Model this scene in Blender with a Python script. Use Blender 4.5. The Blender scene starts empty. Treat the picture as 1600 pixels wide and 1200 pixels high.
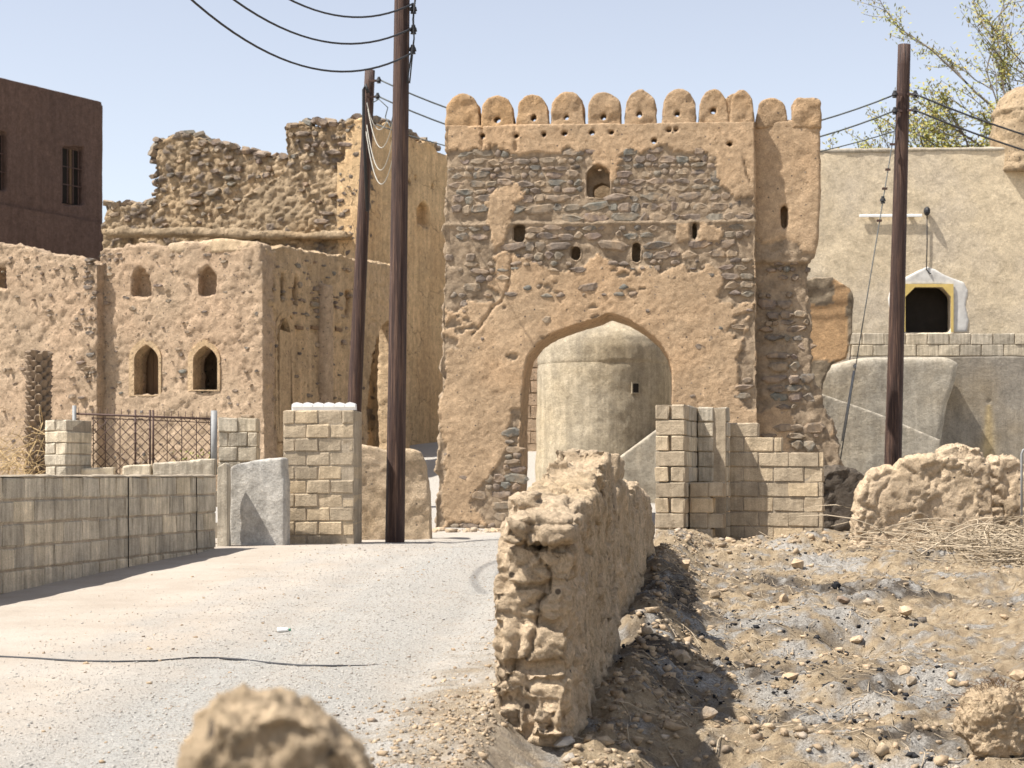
import bpy, bmesh, math, random
import numpy as np
from mathutils import Vector, Matrix
random.seed(7)
rng = np.random.default_rng(11)
scene = bpy.context.scene
COL = scene.collection

# ------------------------------------------------------------------ camera, sky, sun, exposure
FPX, CX, HY, CZ = 2800.0, 800.0, 743.0, 1.1
cam_d = bpy.data.cameras.new('camera')
cam = bpy.data.objects.new('camera', cam_d); COL.objects.link(cam)
cam.location = (0, 0, CZ); cam.rotation_euler = (math.radians(90), 0, 0)
cam_d.sensor_width = 36; cam_d.lens = FPX/1600*36
cam_d.shift_y = (HY-600)/1600
cam_d.clip_start = 0.1; cam_d.clip_end = 5000
cam_d.dof.use_dof = True; cam_d.dof.focus_distance = 14.0; cam_d.dof.aperture_fstop = 5.6
scene.camera = cam

SUN_EL, SUN_FRONT = 59.0, 19.0          # degrees; sun stands left of the view, a little to the camera's side
se, sa = math.radians(SUN_EL), math.radians(SUN_FRONT)
SUNV = Vector((-math.cos(se)*math.cos(sa), -math.cos(se)*math.sin(sa), math.sin(se)))
w = bpy.data.worlds.new('World'); scene.world = w; w.use_nodes = True
nt = w.node_tree; bg = nt.nodes['Background']
sky = nt.nodes.new('ShaderNodeTexSky'); sky.sky_type = 'NISHITA'; sky.sun_disc = False
sky.sun_elevation = se; sky.sun_rotation = math.atan2(SUNV.x, SUNV.y)
sky.air_density = 1.0; sky.dust_density = 0.5; sky.ozone_density = 0.6; sky.altitude = 0
hz = nt.nodes.new('ShaderNodeHueSaturation'); hz.inputs['Saturation'].default_value = 0.5; hz.inputs['Value'].default_value = 1.0; hz.inputs['Hue'].default_value = 0.51      # pale dusty air, the whole dome alike
nt.links.new(sky.outputs[0], hz.inputs['Color']); nt.links.new(hz.outputs[0], bg.inputs[0]); bg.inputs[1].default_value = 0.10
sun_d = bpy.data.lights.new('sun', 'SUN'); sun_d.energy = 4.9; sun_d.angle = math.radians(0.53); sun_d.color = (1.0, 0.955, 0.89)
sun = bpy.data.objects.new('sun', sun_d); COL.objects.link(sun); sun.location = (-20, -5, 30)
sun.rotation_euler = SUNV.to_track_quat('Z', 'Y').to_euler()
scene.view_settings.view_transform = 'Standard'; scene.view_settings.look = 'None'
scene.view_settings.gamma = 1; scene.view_settings.use_curve_mapping = False
scene.view_settings.exposure = 0.86

# ------------------------------------------------------------------ helpers
def P(u, v, Y): return Vector(((u-CX)/FPX*Y, Y, CZ+(HY-v)/FPX*Y))

def _hash(ix, iy, iz, seed):
    h = (ix.astype(np.int64)*374761393 + iy.astype(np.int64)*668265263 + iz.astype(np.int64)*1440662683 + seed*974711) & 0xFFFFFFFF
    h = ((h ^ (h >> 13))*1274126177) & 0xFFFFFFFF
    h = ((h ^ (h >> 15))*2246822519) & 0xFFFFFFFF
    return ((h ^ (h >> 16)) & 0xFFFFFF)/float(0xFFFFFF)

def vnoise(p, seed=0):
    i = np.floor(p); f = p-i; i = i.astype(np.int64); t = f*f*f*(f*(f*6-15)+10)
    r = 0
    for a in (0, 1):
        wx = t[:, 0] if a else 1-t[:, 0]
        for b in (0, 1):
            wy = t[:, 1] if b else 1-t[:, 1]
            for c in (0, 1):
                wz = t[:, 2] if c else 1-t[:, 2]
                r = r + wx*wy*wz*_hash(i[:, 0]+a, i[:, 1]+b, i[:, 2]+c, seed)
    return r*2-1

def fbm(p, freq, octv=4, seed=0, gain=0.5):
    p = np.asarray(p, float)*np.asarray(freq, float); r = 0; a = 1.0; tot = 0
    for o in range(octv):
        r = r + a*vnoise(p, seed+o*17); tot += a; a *= gain; p = p*2.03+5.3
    return r/tot

def worley(p, freq, seed=0):
    p = np.asarray(p, float)*np.asarray(freq, float); i = np.floor(p).astype(np.int64)
    f1 = np.full(len(p), 9.0); f2 = np.full(len(p), 9.0); idd = np.zeros(len(p))
    for a in (-1, 0, 1):
        for b in (-1, 0, 1):
            for c in (-1, 0, 1):
                q = i+np.array([a, b, c])
                h1 = _hash(q[:, 0], q[:, 1], q[:, 2], seed+1); h2 = _hash(q[:, 0], q[:, 1], q[:, 2], seed+2); h3 = _hash(q[:, 0], q[:, 1], q[:, 2], seed+3)
                d = np.sqrt((q[:, 0]+h1-p[:, 0])**2+(q[:, 1]+h2-p[:, 1])**2+(q[:, 2]+h3-p[:, 2])**2)
                m = d < f1
                f2 = np.where(m, f1, np.minimum(f2, d)); idd = np.where(m, h1*0.7+h2*0.3, idd); f1 = np.where(m, d, f1)
    return f1, f2, idd

def inpoly(px, py, poly):
    px = np.asarray(px, float); py = np.asarray(py, float); r = np.zeros(px.shape, bool); n = len(poly)
    for k in range(n):
        x0, y0 = poly[k]; x1, y1 = poly[(k+1) % n]
        c = ((y0 > py) != (y1 > py)) & (px < (x1-x0)*(py-y0)/((y1-y0) or 1e-9)+x0)
        r ^= c
    return r

def tag(o, label, cat=None, group=None, kind=None):
    if label: o['label'] = label
    if cat: o['category'] = cat
    if group: o['group'] = group
    if kind: o['kind'] = kind
    return o

def empty(name, loc, rz=0.0, label=None, cat=None, group=None):
    o = bpy.data.objects.new(name, None); COL.objects.link(o)
    o.location = loc; o.rotation_euler = (0, 0, rz); o.empty_display_size = 0.2
    return tag(o, label, cat, group)

def link(name, me, mat=None, parent=None):
    if mat is not None:
        me.materials.clear(); me.materials.append(mat)
    o = bpy.data.objects.new(name, me); COL.objects.link(o)
    if parent: o.parent = parent
    return o

def arr_mesh(name, co, faces, smooth=True, attrs=None):
    me = bpy.data.meshes.new(name)
    if isinstance(faces, np.ndarray):
        k = faces.shape[1]; n = len(faces)
        me.vertices.add(len(co)); me.vertices.foreach_set('co', np.asarray(co, np.float32).ravel())
        me.loops.add(n*k); me.loops.foreach_set('vertex_index', faces.astype(np.int32).ravel())
        me.polygons.add(n); me.polygons.foreach_set('loop_start', np.arange(0, n*k, k, dtype=np.int32))
        me.update(calc_edges=True)
    else:
        me.from_pydata([tuple(c) for c in co], [], faces); me.update()
    if smooth: me.polygons.foreach_set('use_smooth', np.ones(len(me.polygons), bool))
    for k, v in (attrs or {}).items():
        a = me.attributes.new(k, 'FLOAT', 'POINT'); a.data.foreach_set('value', np.asarray(v, np.float32))
    return me

def bm_prism(bm, loops, d0, d1, mp):
    """loops of 2D points (first outer, then holes) extruded from depth d0 to d1; mp(a, b, d) -> xyz"""
    fr, bk = [], []
    for lp in loops:
        fr.append([bm.verts.new(mp(a, b, d0)) for a, b in lp]); bk.append([bm.verts.new(mp(a, b, d1)) for a, b in lp])
    for side in (fr, bk):
        ed = []
        for vs in side:
            for k in range(len(vs)): ed.append(bm.edges.new((vs[k], vs[(k+1) % len(vs)])))
        bmesh.ops.triangle_fill(bm, use_beauty=True, use_dissolve=False, edges=ed)
    for a, b in zip(fr, bk):
        n = len(a)
        for k in range(n): bm.faces.new((a[k], a[(k+1) % n], b[(k+1) % n], b[k]))

def bm_box(bm, x0, x1, y0, y1, z0, z1, mat=None):
    vs = [bm.verts.new((x, y, z)) for z in (z0, z1) for y in (y0, y1) for x in (x0, x1)]
    if mat is not None:
        for v in vs: v.co = mat @ v.co
    for f in ((0, 2, 3, 1), (4, 5, 7, 6), (0, 1, 5, 4), (2, 6, 7, 3), (0, 4, 6, 2), (1, 3, 7, 5)):
        bm.faces.new([vs[i] for i in f])
    return vs

def remesh(bm, vox, smooth=0):
    bmesh.ops.recalc_face_normals(bm, faces=bm.faces)
    me = bpy.data.meshes.new('t'); bm.to_mesh(me); bm.free()
    o = bpy.data.objects.new('t', me); COL.objects.link(o)
    m = o.modifiers.new('r', 'REMESH'); m.mode = 'VOXEL'; m.voxel_size = vox
    if smooth:
        s = o.modifiers.new('s', 'SMOOTH'); s.factor = 0.5; s.iterations = smooth
    dg = bpy.context.evaluated_depsgraph_get(); dg.update()
    em = o.evaluated_get(dg).to_mesh()
    n = len(em.vertices); co = np.empty(n*3, np.float32); em.vertices.foreach_get('co', co); co = co.reshape(-1, 3).astype(float)
    nr = np.empty(n*3, np.float32); em.vertices.foreach_get('normal', nr); nr = nr.reshape(-1, 3).astype(float)
    li = np.empty(len(em.loops), np.int32); em.loops.foreach_get('vertex_index', li)
    assert len(li) == 4*len(em.polygons)
    fc = li.reshape(-1, 4).copy()
    o.evaluated_get(dg).to_mesh_clear(); bpy.data.objects.remove(o); bpy.data.meshes.remove(me)
    return co, nr, fc

class Frame:
    """a vertical facade: origin where pixel column u0 meets depth Y0, turned by deg; local x along, y into the wall, z up from base"""
    def __init__(s, u0, Y0, deg, zb=0.0):
        o = P(u0, HY, Y0); s.o = Vector((o.x, o.y, zb)); s.a = math.radians(deg); s.zb = zb
        s.dx, s.dy = math.cos(s.a), math.sin(s.a)
    def at(s, u, v, off=0.0):
        rx = (u-CX)/FPX; rz = (HY-v)/FPX
        nx, ny = -s.dy, s.dx                       # into the wall
        ox, oy = s.o.x+nx*off, s.o.y+ny*off
        t = (ox*nx+oy*ny)/(rx*nx+ny)
        X, Y = rx*t, t
        return ((X-ox)*s.dx+(Y-oy)*s.dy, CZ+rz*t-s.zb)
    def L(s, pts, off=0.0): return [s.at(u, v, off) for u, v in pts]
    def pix(s, a, z, off=0.0):
        X = s.o.x+a*s.dx-off*s.dy; Y = s.o.y+a*s.dy+off*s.dx
        return CX+X/Y*FPX, HY-(z+s.zb-CZ)/Y*FPX
    def empty(s, name, label, cat, group=None): return empty(name, s.o, s.a, label, cat, group)

MP = lambda a, b, d: (a, d, b)

def archpts(u0, u1, vt, vs, vb, n=7, point=0.35):
    """pointed arch outline in pixels: base v vb, spring vs, apex vt"""
    uc = (u0+u1)/2; hw = (u1-u0)/2; L = [(u0, vb), (u0, vs)]
    for k in range(1, n):
        t = k/n*math.pi/2
        x = math.cos(t)**(1.0); y = math.sin(t)*(1-point)+point*(1-x)
        L.append((uc-hw*x, vs+(vt-vs)*y))
    L.append((uc, vt))
    L += [(2*uc-a, b) for a, b in reversed(L[:-1])]
    return L

def ell(u, v, ru, rv, n=8): return [(u+ru*math.cos(k/n*2*math.pi), v+rv*math.sin(k/n*2*math.pi)) for k in range(n)]
def rect(u0, v0, u1, v1): return [(u0, v0), (u1, v0), (u1, v1), (u0, v1)]

def tube(name, pts, r, mat, parent=None, n=6, r2=None):
    pts = [Vector(p) for p in pts]; co = []; N = len(pts)
    up = None
    for k, p in enumerate(pts):
        t = (pts[min(k+1, N-1)]-pts[max(k-1, 0)]).normalized()
        a = t.orthogonal().normalized() if up is None else (up-t*up.dot(t)).normalized()
        up = a; b = t.cross(a); rr = r if r2 is None else r+(r2-r)*k/(N-1)
        for j in range(n):
            an = 2*math.pi*j/n; co.append(p+(a*math.cos(an)+b*math.sin(an))*rr)
    fs = [(k*n+j, k*n+(j+1) % n, (k+1)*n+(j+1) % n, (k+1)*n+j) for k in range(N-1) for j in range(n)]
    fs += [tuple(range(n))[::-1], tuple(range((N-1)*n, N*n))]
    return link(name, arr_mesh(name, co, fs), mat, parent)

def boxobj(name, x0, x1, y0, y1, z0, z1, mat, parent=None, bev=0.0, mtx=None):
    bm = bmesh.new(); bm_box(bm, x0, x1, y0, y1, z0, z1, mtx)
    bmesh.ops.recalc_face_normals(bm, faces=bm.faces)
    if bev: bmesh.ops.bevel(bm, geom=list(bm.edges), offset=bev, segments=1, affect='EDGES')
    me = bpy.data.meshes.new(name); bm.to_mesh(me); bm.free()
    return link(name, me, mat, parent)

def prismobj(name, loops, d0, d1, mat, parent=None):
    bm = bmesh.new(); bm_prism(bm, loops, d0, d1, MP); bmesh.ops.recalc_face_normals(bm, faces=bm.faces)
    me = bpy.data.meshes.new(name); bm.to_mesh(me); bm.free()
    return link(name, me, mat, parent)

# ------------------------------------------------------------------ materials
class NT:
    def __init__(s, name, rough=0.92, spec=0.15):
        s.m = bpy.data.materials.new(name); s.m.use_nodes = True; s.t = s.m.node_tree; s.b = s.t.nodes['Principled BSDF']
        s.b.inputs['Roughness'].default_value = rough; s.b.inputs['Specular IOR Level'].default_value = spec
    def n(s, k, **kw):
        x = s.t.nodes.new(k)
        for a, v in kw.items(): setattr(x, a, v)
        return x
    def l(s, a, b): s.t.links.new(a, b)
    def noise(s, vec, scale, detail=5, rough=0.6, dist=0.0):
        x = s.n('ShaderNodeTexNoise'); s.l(vec, x.inputs['Vector']); x.inputs['Scale'].default_value = scale
        x.inputs['Detail'].default_value = detail; x.inputs['Roughness'].default_value = rough; x.inputs['Distortion'].default_value = dist
        return x.outputs['Fac']
    def ramp(s, fac, stops):
        x = s.n('ShaderNodeValToRGB'); s.l(fac, x.inputs[0]); e = x.color_ramp.elements
        while len(e) < len(stops): e.new(0.5)
        for k, (p, c) in enumerate(stops):
            e[k].position = p; e[k].color = (*c, 1) if not isinstance(c, float) else (c, c, c, 1)
        return x.outputs[0]
    def mix(s, fac, a, b, mode='MIX'):
        x = s.n('ShaderNodeMix'); x.data_type = 'RGBA'; x.blend_type = mode
        if hasattr(fac, 'links'): s.l(fac, x.inputs[0])
        else: x.inputs[0].default_value = fac
        for i, v in ((6, a), (7, b)):
            if hasattr(v, 'links'): s.l(v, x.inputs[i])
            else: x.inputs[i].default_value = (*v, 1)
        return x.outputs[2]
    def math(s, op, a, b=0.0, clamp=False):
        x = s.n('ShaderNodeMath', operation=op); x.use_clamp = clamp
        for i, v in ((0, a), (1, b)):
            if hasattr(v, 'links'): s.l(v, x.inputs[i])
            else: x.inputs[i].default_value = v
        return x.outputs[0]
    def attr(s, name): return s.n('ShaderNodeAttribute', attribute_name=name).outputs['Fac']
    def pos(s, sc=None):
        p = s.n('ShaderNodeTexCoord').outputs['Object']
        if sc:
            m = s.n('ShaderNodeMapping'); s.l(p, m.inputs[0]); m.inputs['Scale'].default_value = sc; p = m.outputs[0]
        return p
    def wpos(s, sc=None):
        p = s.n('ShaderNodeNewGeometry').outputs['Position']
        if sc:
            m = s.n('ShaderNodeMapping'); s.l(p, m.inputs[0]); m.inputs['Scale'].default_value = sc; p = m.outputs[0]
        return p
    def bump(s, h, dist, strength=1.0, prev=None):
        x = s.n('ShaderNodeBump'); s.l(h, x.inputs['Height']); x.inputs['Distance'].default_value = dist; x.inputs['Strength'].default_value = strength
        if prev: s.l(prev, x.inputs['Normal'])
        return x.outputs[0]
    def done(s, col, nrm=None, rough=None):
        if hasattr(col, 'links'): s.l(col, s.b.inputs['Base Color'])
        else: s.b.inputs['Base Color'].default_value = (*col, 1)
        if nrm: s.l(nrm, s.b.inputs['Normal'])
        if rough is not None: s.l(rough, s.b.inputs['Roughness'])
        return s.m

def sc(c, k): return tuple(min(1.0, x*k) for x in c)

def mat_earth(name, c, var=0.22, core=None, fine=0.006, mid=0.02, pits=0.5, streak=0.0, crack=0.0, tint=None, grit_shade=0.0):
    """weathered earth plaster; attribute 'core' swaps to the stripped rubble-and-mortar colour"""
    N = NT(name); p = N.wpos()
    big = N.noise(p, 0.9, 6, 0.62, 0.4); md = N.noise(p, 6.5, 6, 0.65); fi = N.noise(p, 45, 4, 0.7)
    col = N.ramp(big, [(0.25, sc(c, 1-var)), (0.5, c), (0.75, sc(c, 1+var*0.8))])
    t2 = tint or (c[0]*1.08, c[1]*0.98, c[2]*0.82)
    col = N.mix(N.ramp(N.noise(p, 0.45, 4, 0.6), [(0.45, 0.0), (0.62, 0.8)]), col, t2)
    col = N.mix(0.55, col, N.mix(1.0, col, N.ramp(md, [(0.3, 0.62), (0.7, 1.35)]), 'MULTIPLY'))
    col = N.mix(0.5, col, N.mix(1.0, col, N.ramp(fi, [(0.3, 0.6), (0.7, 1.4)]), 'MULTIPLY'))
    if streak:
        stv = N.noise(N.wpos((5.0, 5.0, 0.35)), 1.3, 5, 0.65)
        col = N.mix(streak, col, N.mix(1.0, col, N.ramp(stv, [(0.4, 0.6), (0.62, 1.15)]), 'MULTIPLY'))
    if grit_shade:  # dark specks of embedded grit, also painting the shade of small pits
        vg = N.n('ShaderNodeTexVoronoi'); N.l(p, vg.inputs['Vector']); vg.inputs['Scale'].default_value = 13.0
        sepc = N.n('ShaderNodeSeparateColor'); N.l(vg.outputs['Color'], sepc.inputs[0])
        gm = N.math('MULTIPLY', N.ramp(vg.outputs['Distance'], [(0.16, 1.0), (0.24, 0.0)]), N.ramp(sepc.outputs[0], [(1-grit_shade-0.02, 0.0), (1-grit_shade, 1.0)]))
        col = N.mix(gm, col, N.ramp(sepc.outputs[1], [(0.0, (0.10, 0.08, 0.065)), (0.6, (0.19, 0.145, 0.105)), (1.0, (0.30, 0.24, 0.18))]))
    if core:
        cc = N.ramp(N.noise(p, 5.0, 5, 0.7), [(0.3, sc(core, 0.62)), (0.5, core), (0.68, sc(core, 1.35))])
        col = N.mix(N.attr('core'), col, cc)
    if pits:
        vo = N.n('ShaderNodeTexVoronoi'); N.l(N.wpos((1, 1, 0.7)), vo.inputs['Vector']); vo.inputs['Scale'].default_value = 7.5
        vo.inputs['Randomness'].default_value = 1.0
        pit = N.ramp(vo.outputs['Distance'], [(0.10, 0.0), (0.24, 1.0)])
        gate_ = N.ramp(N.noise(p, 3.1, 2, 0.5), [(0.5, 0.0), (0.6, 1.0)])
        pit = N.mix(gate_, (1, 1, 1), pit)
        hgt = N.math('ADD', N.math('MULTIPLY', pit, 0.9*pits), N.math('MULTIPLY', md, 1.0))
    else: hgt = md
    gr = N.noise(p, 17, 9, 0.78)
    col = N.mix(0.45, col, N.mix(1.0, col, N.ramp(gr, [(0.32, 0.55), (0.68, 1.4)]), 'MULTIPLY'))
    nb = N.bump(hgt, mid*1.6); nb = N.bump(gr, mid*1.5, 1.0, nb); nb = N.bump(fi, fine*1.5, 1.0, nb)
    if crack:
        v2 = N.n('ShaderNodeTexVoronoi', feature='DISTANCE_TO_EDGE'); dv = N.n('ShaderNodeVectorMath', operation='ADD')
        nz = N.n('ShaderNodeTexNoise'); N.l(p, nz.inputs[0]); nz.inputs['Scale'].default_value = 2.2; nz.inputs['Detail'].default_value = 4
        sc_ = N.n('ShaderNodeVectorMath', operation='SCALE'); N.l(nz.outputs['Color'], sc_.inputs[0]); sc_.inputs['Scale'].default_value = 0.7
        N.l(p, dv.inputs[0]); N.l(sc_.outputs[0], dv.inputs[1]); N.l(dv.outputs[0], v2.inputs['Vector']); v2.inputs['Scale'].default_value = 0.8
        ck = N.ramp(v2.outputs['Distance'], [(0.0, 0.0), (0.006, 1.0)])
        cg = N.ramp(N.noise(p, 0.7, 2, 0.5), [(0.44, 1.0), (0.48, 0.0)])
        ck = N.mix(cg, ck, (1, 1, 1))
        nb = N.bump(ck, 0.03*crack, 1.0, nb); col = N.mix(1.0, col, N.ramp(ck, [(0.0, 0.5), (1.0, 1.0)]), 'MULTIPLY')
    return N.done(col, nb)

def mat_stone(name, stops):
    N = NT(name, 0.85, 0.25); p = N.wpos()
    oi = N.n('ShaderNodeObjectInfo').outputs['Random']
    f = N.math('FRACT', N.math('ADD', N.math('MULTIPLY', oi, 7.31), N.attr('rnd')))
    col = N.ramp(f, stops)
    col = N.mix(0.8, col, N.mix(1.0, col, N.ramp(N.noise(p, 14, 6, 0.7), [(0.3, 0.5), (0.7, 1.5)]), 'MULTIPLY'))
    dust = N.ramp(N.noise(p, 5, 5, 0.65), [(0.47, 0.0), (0.70, 0.65)])
    col = N.mix(dust, col, (0.40, 0.28, 0.17))
    nb = N.bump(N.noise(p, 30, 6, 0.7), 0.012)
    return N.done(col, nb)

def mat_plain(name, c, var=0.25, scale=12, rough=0.8, spec=0.3, bump=0.004, stretch=None, metal=0.0):
    N = NT(name, rough, spec); p = N.pos(stretch); N.b.inputs['Metallic'].default_value = metal
    a = N.noise(p, scale, 6, 0.65)
    col = N.ramp(a, [(0.25, sc(c, 1-var)), (0.5, c), (0.75, sc(c, 1+var))])
    return N.done(col, N.bump(a, bump) if bump else None)

GATE_C = (0.47, 0.335, 0.21)
M_gate = mat_earth('gate_plaster', GATE_C, grit_shade=0.16, core=(0.33, 0.25, 0.17), var=0.2, pits=0.5, tint=(0.49, 0.33, 0.195))
M_merlon = mat_earth('merlon_plaster', (0.48, 0.335, 0.205), var=0.15, grit_shade=0.08, pits=0.3, mid=0.025, fine=0.012)
M_house = mat_earth('house_mud', (0.50, 0.37, 0.25), grit_shade=0.3, core=(0.24, 0.17, 0.105), var=0.22, pits=0.9, mid=0.035, tint=(0.50, 0.355, 0.235))
M_houseside = mat_earth('house_side_mud', (0.57, 0.415, 0.255), grit_shade=0.30, core=(0.26, 0.18, 0.10), var=0.25, pits=1.2, mid=0.035, streak=0.35, tint=(0.57, 0.40, 0.23))
M_ruin = mat_earth('ruin_rubble', (0.50, 0.375, 0.24), grit_shade=0.4, core=(0.25, 0.20, 0.155), var=0.3, pits=0.9, mid=0.05, fine=0.012, tint=(0.46, 0.32, 0.18))
M_tall = mat_earth('tall_plaster', (0.62, 0.44, 0.25), grit_shade=0.12, var=0.25, pits=0.3, crack=0.6, mid=0.02, streak=0.35, tint=(0.55, 0.37, 0.20))
M_adobe = mat_earth('adobe', (0.63, 0.485, 0.33), grit_shade=0.07, var=0.2, pits=1.5, mid=0.026, fine=0.012, tint=(0.57, 0.425, 0.265))
M_cream = mat_earth('cream_plaster', (0.63, 0.52, 0.36), var=0.10, pits=0, mid=0.008, fine=0.003, tint=(0.55, 0.47, 0.36))
M_tank = mat_earth('lime_cement', (0.44, 0.375, 0.275), var=0.3, pits=0, mid=0.012, fine=0.004, streak=0.5, tint=(0.47, 0.38, 0.25))
M_greywall = mat_earth('grey_cement', (0.42, 0.375, 0.30), var=0.3, pits=0, mid=0.01, fine=0.004, streak=0.35, tint=(0.42, 0.345, 0.24))
M_slab = mat_earth('slab_cement', (0.55, 0.53, 0.49), var=0.3, pits=0, mid=0.012, fine=0.004, streak=0.4, tint=(0.40, 0.37, 0.32))
M_brown = mat_earth('brown_paint', (0.125, 0.08, 0.062), var=0.15, pits=0, mid=0.004, fine=0.002, streak=0.3, tint=(0.115, 0.075, 0.06))
M_bank = mat_earth('dark_bank', (0.20, 0.16, 0.12), var=0.35, pits=0.6, mid=0.05, fine=0.012, tint=(0.14, 0.115, 0.09))  # dark grey-brown over the whole bank
M_orange = mat_earth('orange_plaster', (0.54, 0.35, 0.19), core=(0.25, 0.2, 0.14), var=0.15, pits=0, mid=0.01, tint=(0.52, 0.33, 0.17))
STONES = [(0.0, (0.24, 0.185, 0.14)), (0.18, (0.155, 0.125, 0.10)), (0.36, (0.275, 0.21, 0.145)), (0.52, (0.18, 0.155, 0.12)), (0.66, (0.19, 0.145, 0.118)), (0.78, (0.12, 0.105, 0.09)), (0.9, (0.165, 0.16, 0.135)), (1.0, (0.31, 0.235, 0.16))]
M_stone = mat_stone('field_stone', STONES)
M_rock = mat_stone('pale_rock', [(0.0, (0.48, 0.37, 0.25)), (0.4, (0.42, 0.31, 0.2)), (0.7, (0.36, 0.29, 0.21)), (1.0, (0.5, 0.41, 0.3))])
M_clod = mat_stone('clod', [(0.0, (0.45, 0.35, 0.235)), (0.4, (0.38, 0.285, 0.185)), (0.75, (0.31, 0.24, 0.165)), (0.9, (0.17, 0.145, 0.12)), (1.0, (0.44, 0.37, 0.29))])
M_gravel = mat_stone('gravel', [(0.0, (0.44, 0.415, 0.37)), (0.3, (0.36, 0.34, 0.305)), (0.55, (0.48, 0.45, 0.40)), (0.8, (0.27, 0.257, 0.235)), (1.0, (0.51, 0.485, 0.44))])
M_char = mat_plain('charcoal', (0.02, 0.02, 0.022), 0.4, 20, 0.8, 0.2, 0.01)
M_pole = None
def mat_pole():
    N = NT('creosote_wood', 0.65, 0.35); p = N.pos((14, 14, 0.5))
    a = N.noise(p, 2.2, 7, 0.7); b = N.noise(N.pos((1, 1, 0.3)), 2.0, 4, 0.6)
    col = N.ramp(a, [(0.32, (0.015, 0.008, 0.006)), (0.5, (0.06, 0.031, 0.022)), (0.66, (0.17, 0.10, 0.065))])
    col = N.mix(N.ramp(b, [(0.4, 0.0), (0.7, 0.6)]), col, (0.04, 0.02, 0.016))
    return N.done(col, N.bump(a, 0.03))
M_pole = mat_pole()
M_iron = mat_plain('rusty_iron', (0.075, 0.042, 0.032), 0.4, 25, 0.7, 0.4, 0.001)
M_zinc = mat_plain('galvanised', (0.25, 0.25, 0.245), 0.2, 18, 0.6, 0.4, 0.001)
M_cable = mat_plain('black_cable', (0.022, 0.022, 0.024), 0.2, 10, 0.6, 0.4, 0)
M_steel = mat_plain('weathered_cable', (0.075, 0.085, 0.085), 0.2, 10, 0.6, 0.4, 0)
M_white = mat_plain('white_paint', (0.80, 0.80, 0.78), 0.08, 9, 0.7, 0.3, 0.002)
M_wcable = mat_plain('pale_cable', (0.36, 0.34, 0.29), 0.1, 9, 0.6, 0.3, 0)
M_yellow = mat_plain('yellow_paint', (0.62, 0.46, 0.16), 0.15, 7, 0.8, 0.2, 0.002)
M_whitewash = mat_plain('whitewash', (0.60, 0.58, 0.54), 0.22, 6, 0.9, 0.1, 0.004)
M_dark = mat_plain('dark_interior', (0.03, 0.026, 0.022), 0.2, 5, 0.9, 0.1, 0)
M_wood = mat_plain('old_wood', (0.17, 0.11, 0.065), 0.3, 3, 0.8, 0.2, 0.006, (9, 9, 0.6))
M_palm = mat_plain('palm_leaf_base', (0.20, 0.15, 0.105), 0.35, 9, 0.9, 0.1, 0.01)
M_straw = mat_plain('dry_straw', (0.46, 0.33, 0.17), 0.3, 6, 0.85, 0.2, 0)
M_twig = mat_plain('bleached_twig', (0.42, 0.34, 0.24), 0.35, 5, 0.85, 0.2, 0.002)
M_leaf = mat_plain('leaf_green', (0.26, 0.26, 0.065), 0.4, 3, 0.7, 0.3, 0)
M_leafy = mat_plain('leaf_yellow', (0.33, 0.26, 0.06), 0.3, 3, 0.7, 0.3, 0)
M_bark = mat_plain('bark', (0.15, 0.125, 0.10), 0.3, 8, 0.9, 0.1, 0.004)

def mat_block(name, c, streak=0.6):
    N = NT(name, 0.93, 0.12); p = N.wpos()
    oi = N.n('ShaderNodeObjectInfo').outputs['Random']
    col = N.ramp(oi, [(0.0, sc(c, 0.80)), (0.5, c), (1.0, (c[0]*1.17, c[1]*1.13, c[2]*1.05))])
    col = N.mix(0.7, col, N.mix(1.0, col, N.ramp(N.noise(p, 4, 6, 0.7), [(0.3, 0.62), (0.7, 1.35)]), 'MULTIPLY'))
    col = N.mix(streak, col, N.mix(1.0, col, N.ramp(N.noise(N.wpos((14, 14, 1.0)), 1.0, 5, 0.7), [(0.38, 0.60), (0.62, 1.35)]), 'MULTIPLY'))
    fi = N.noise(p, 70, 4, 0.7)
    col = N.mix(0.5, col, N.mix(1.0, col, N.ramp(fi, [(0.3, 0.6), (0.7, 1.4)]), 'MULTIPLY'))
    nb = N.bump(N.noise(p, 11, 5, 0.7), 0.018); nb = N.bump(fi, 0.006, 1.0, nb)
    return N.done(col, nb)
M_block = mat_block('concrete_block', (0.48, 0.42, 0.325))
M_blocktan = mat_block('concrete_block_dusty', (0.42, 0.34, 0.24), 0.3)
M_mortar = mat_block('mortar', (0.36, 0.30, 0.225), 0.3)

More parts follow.
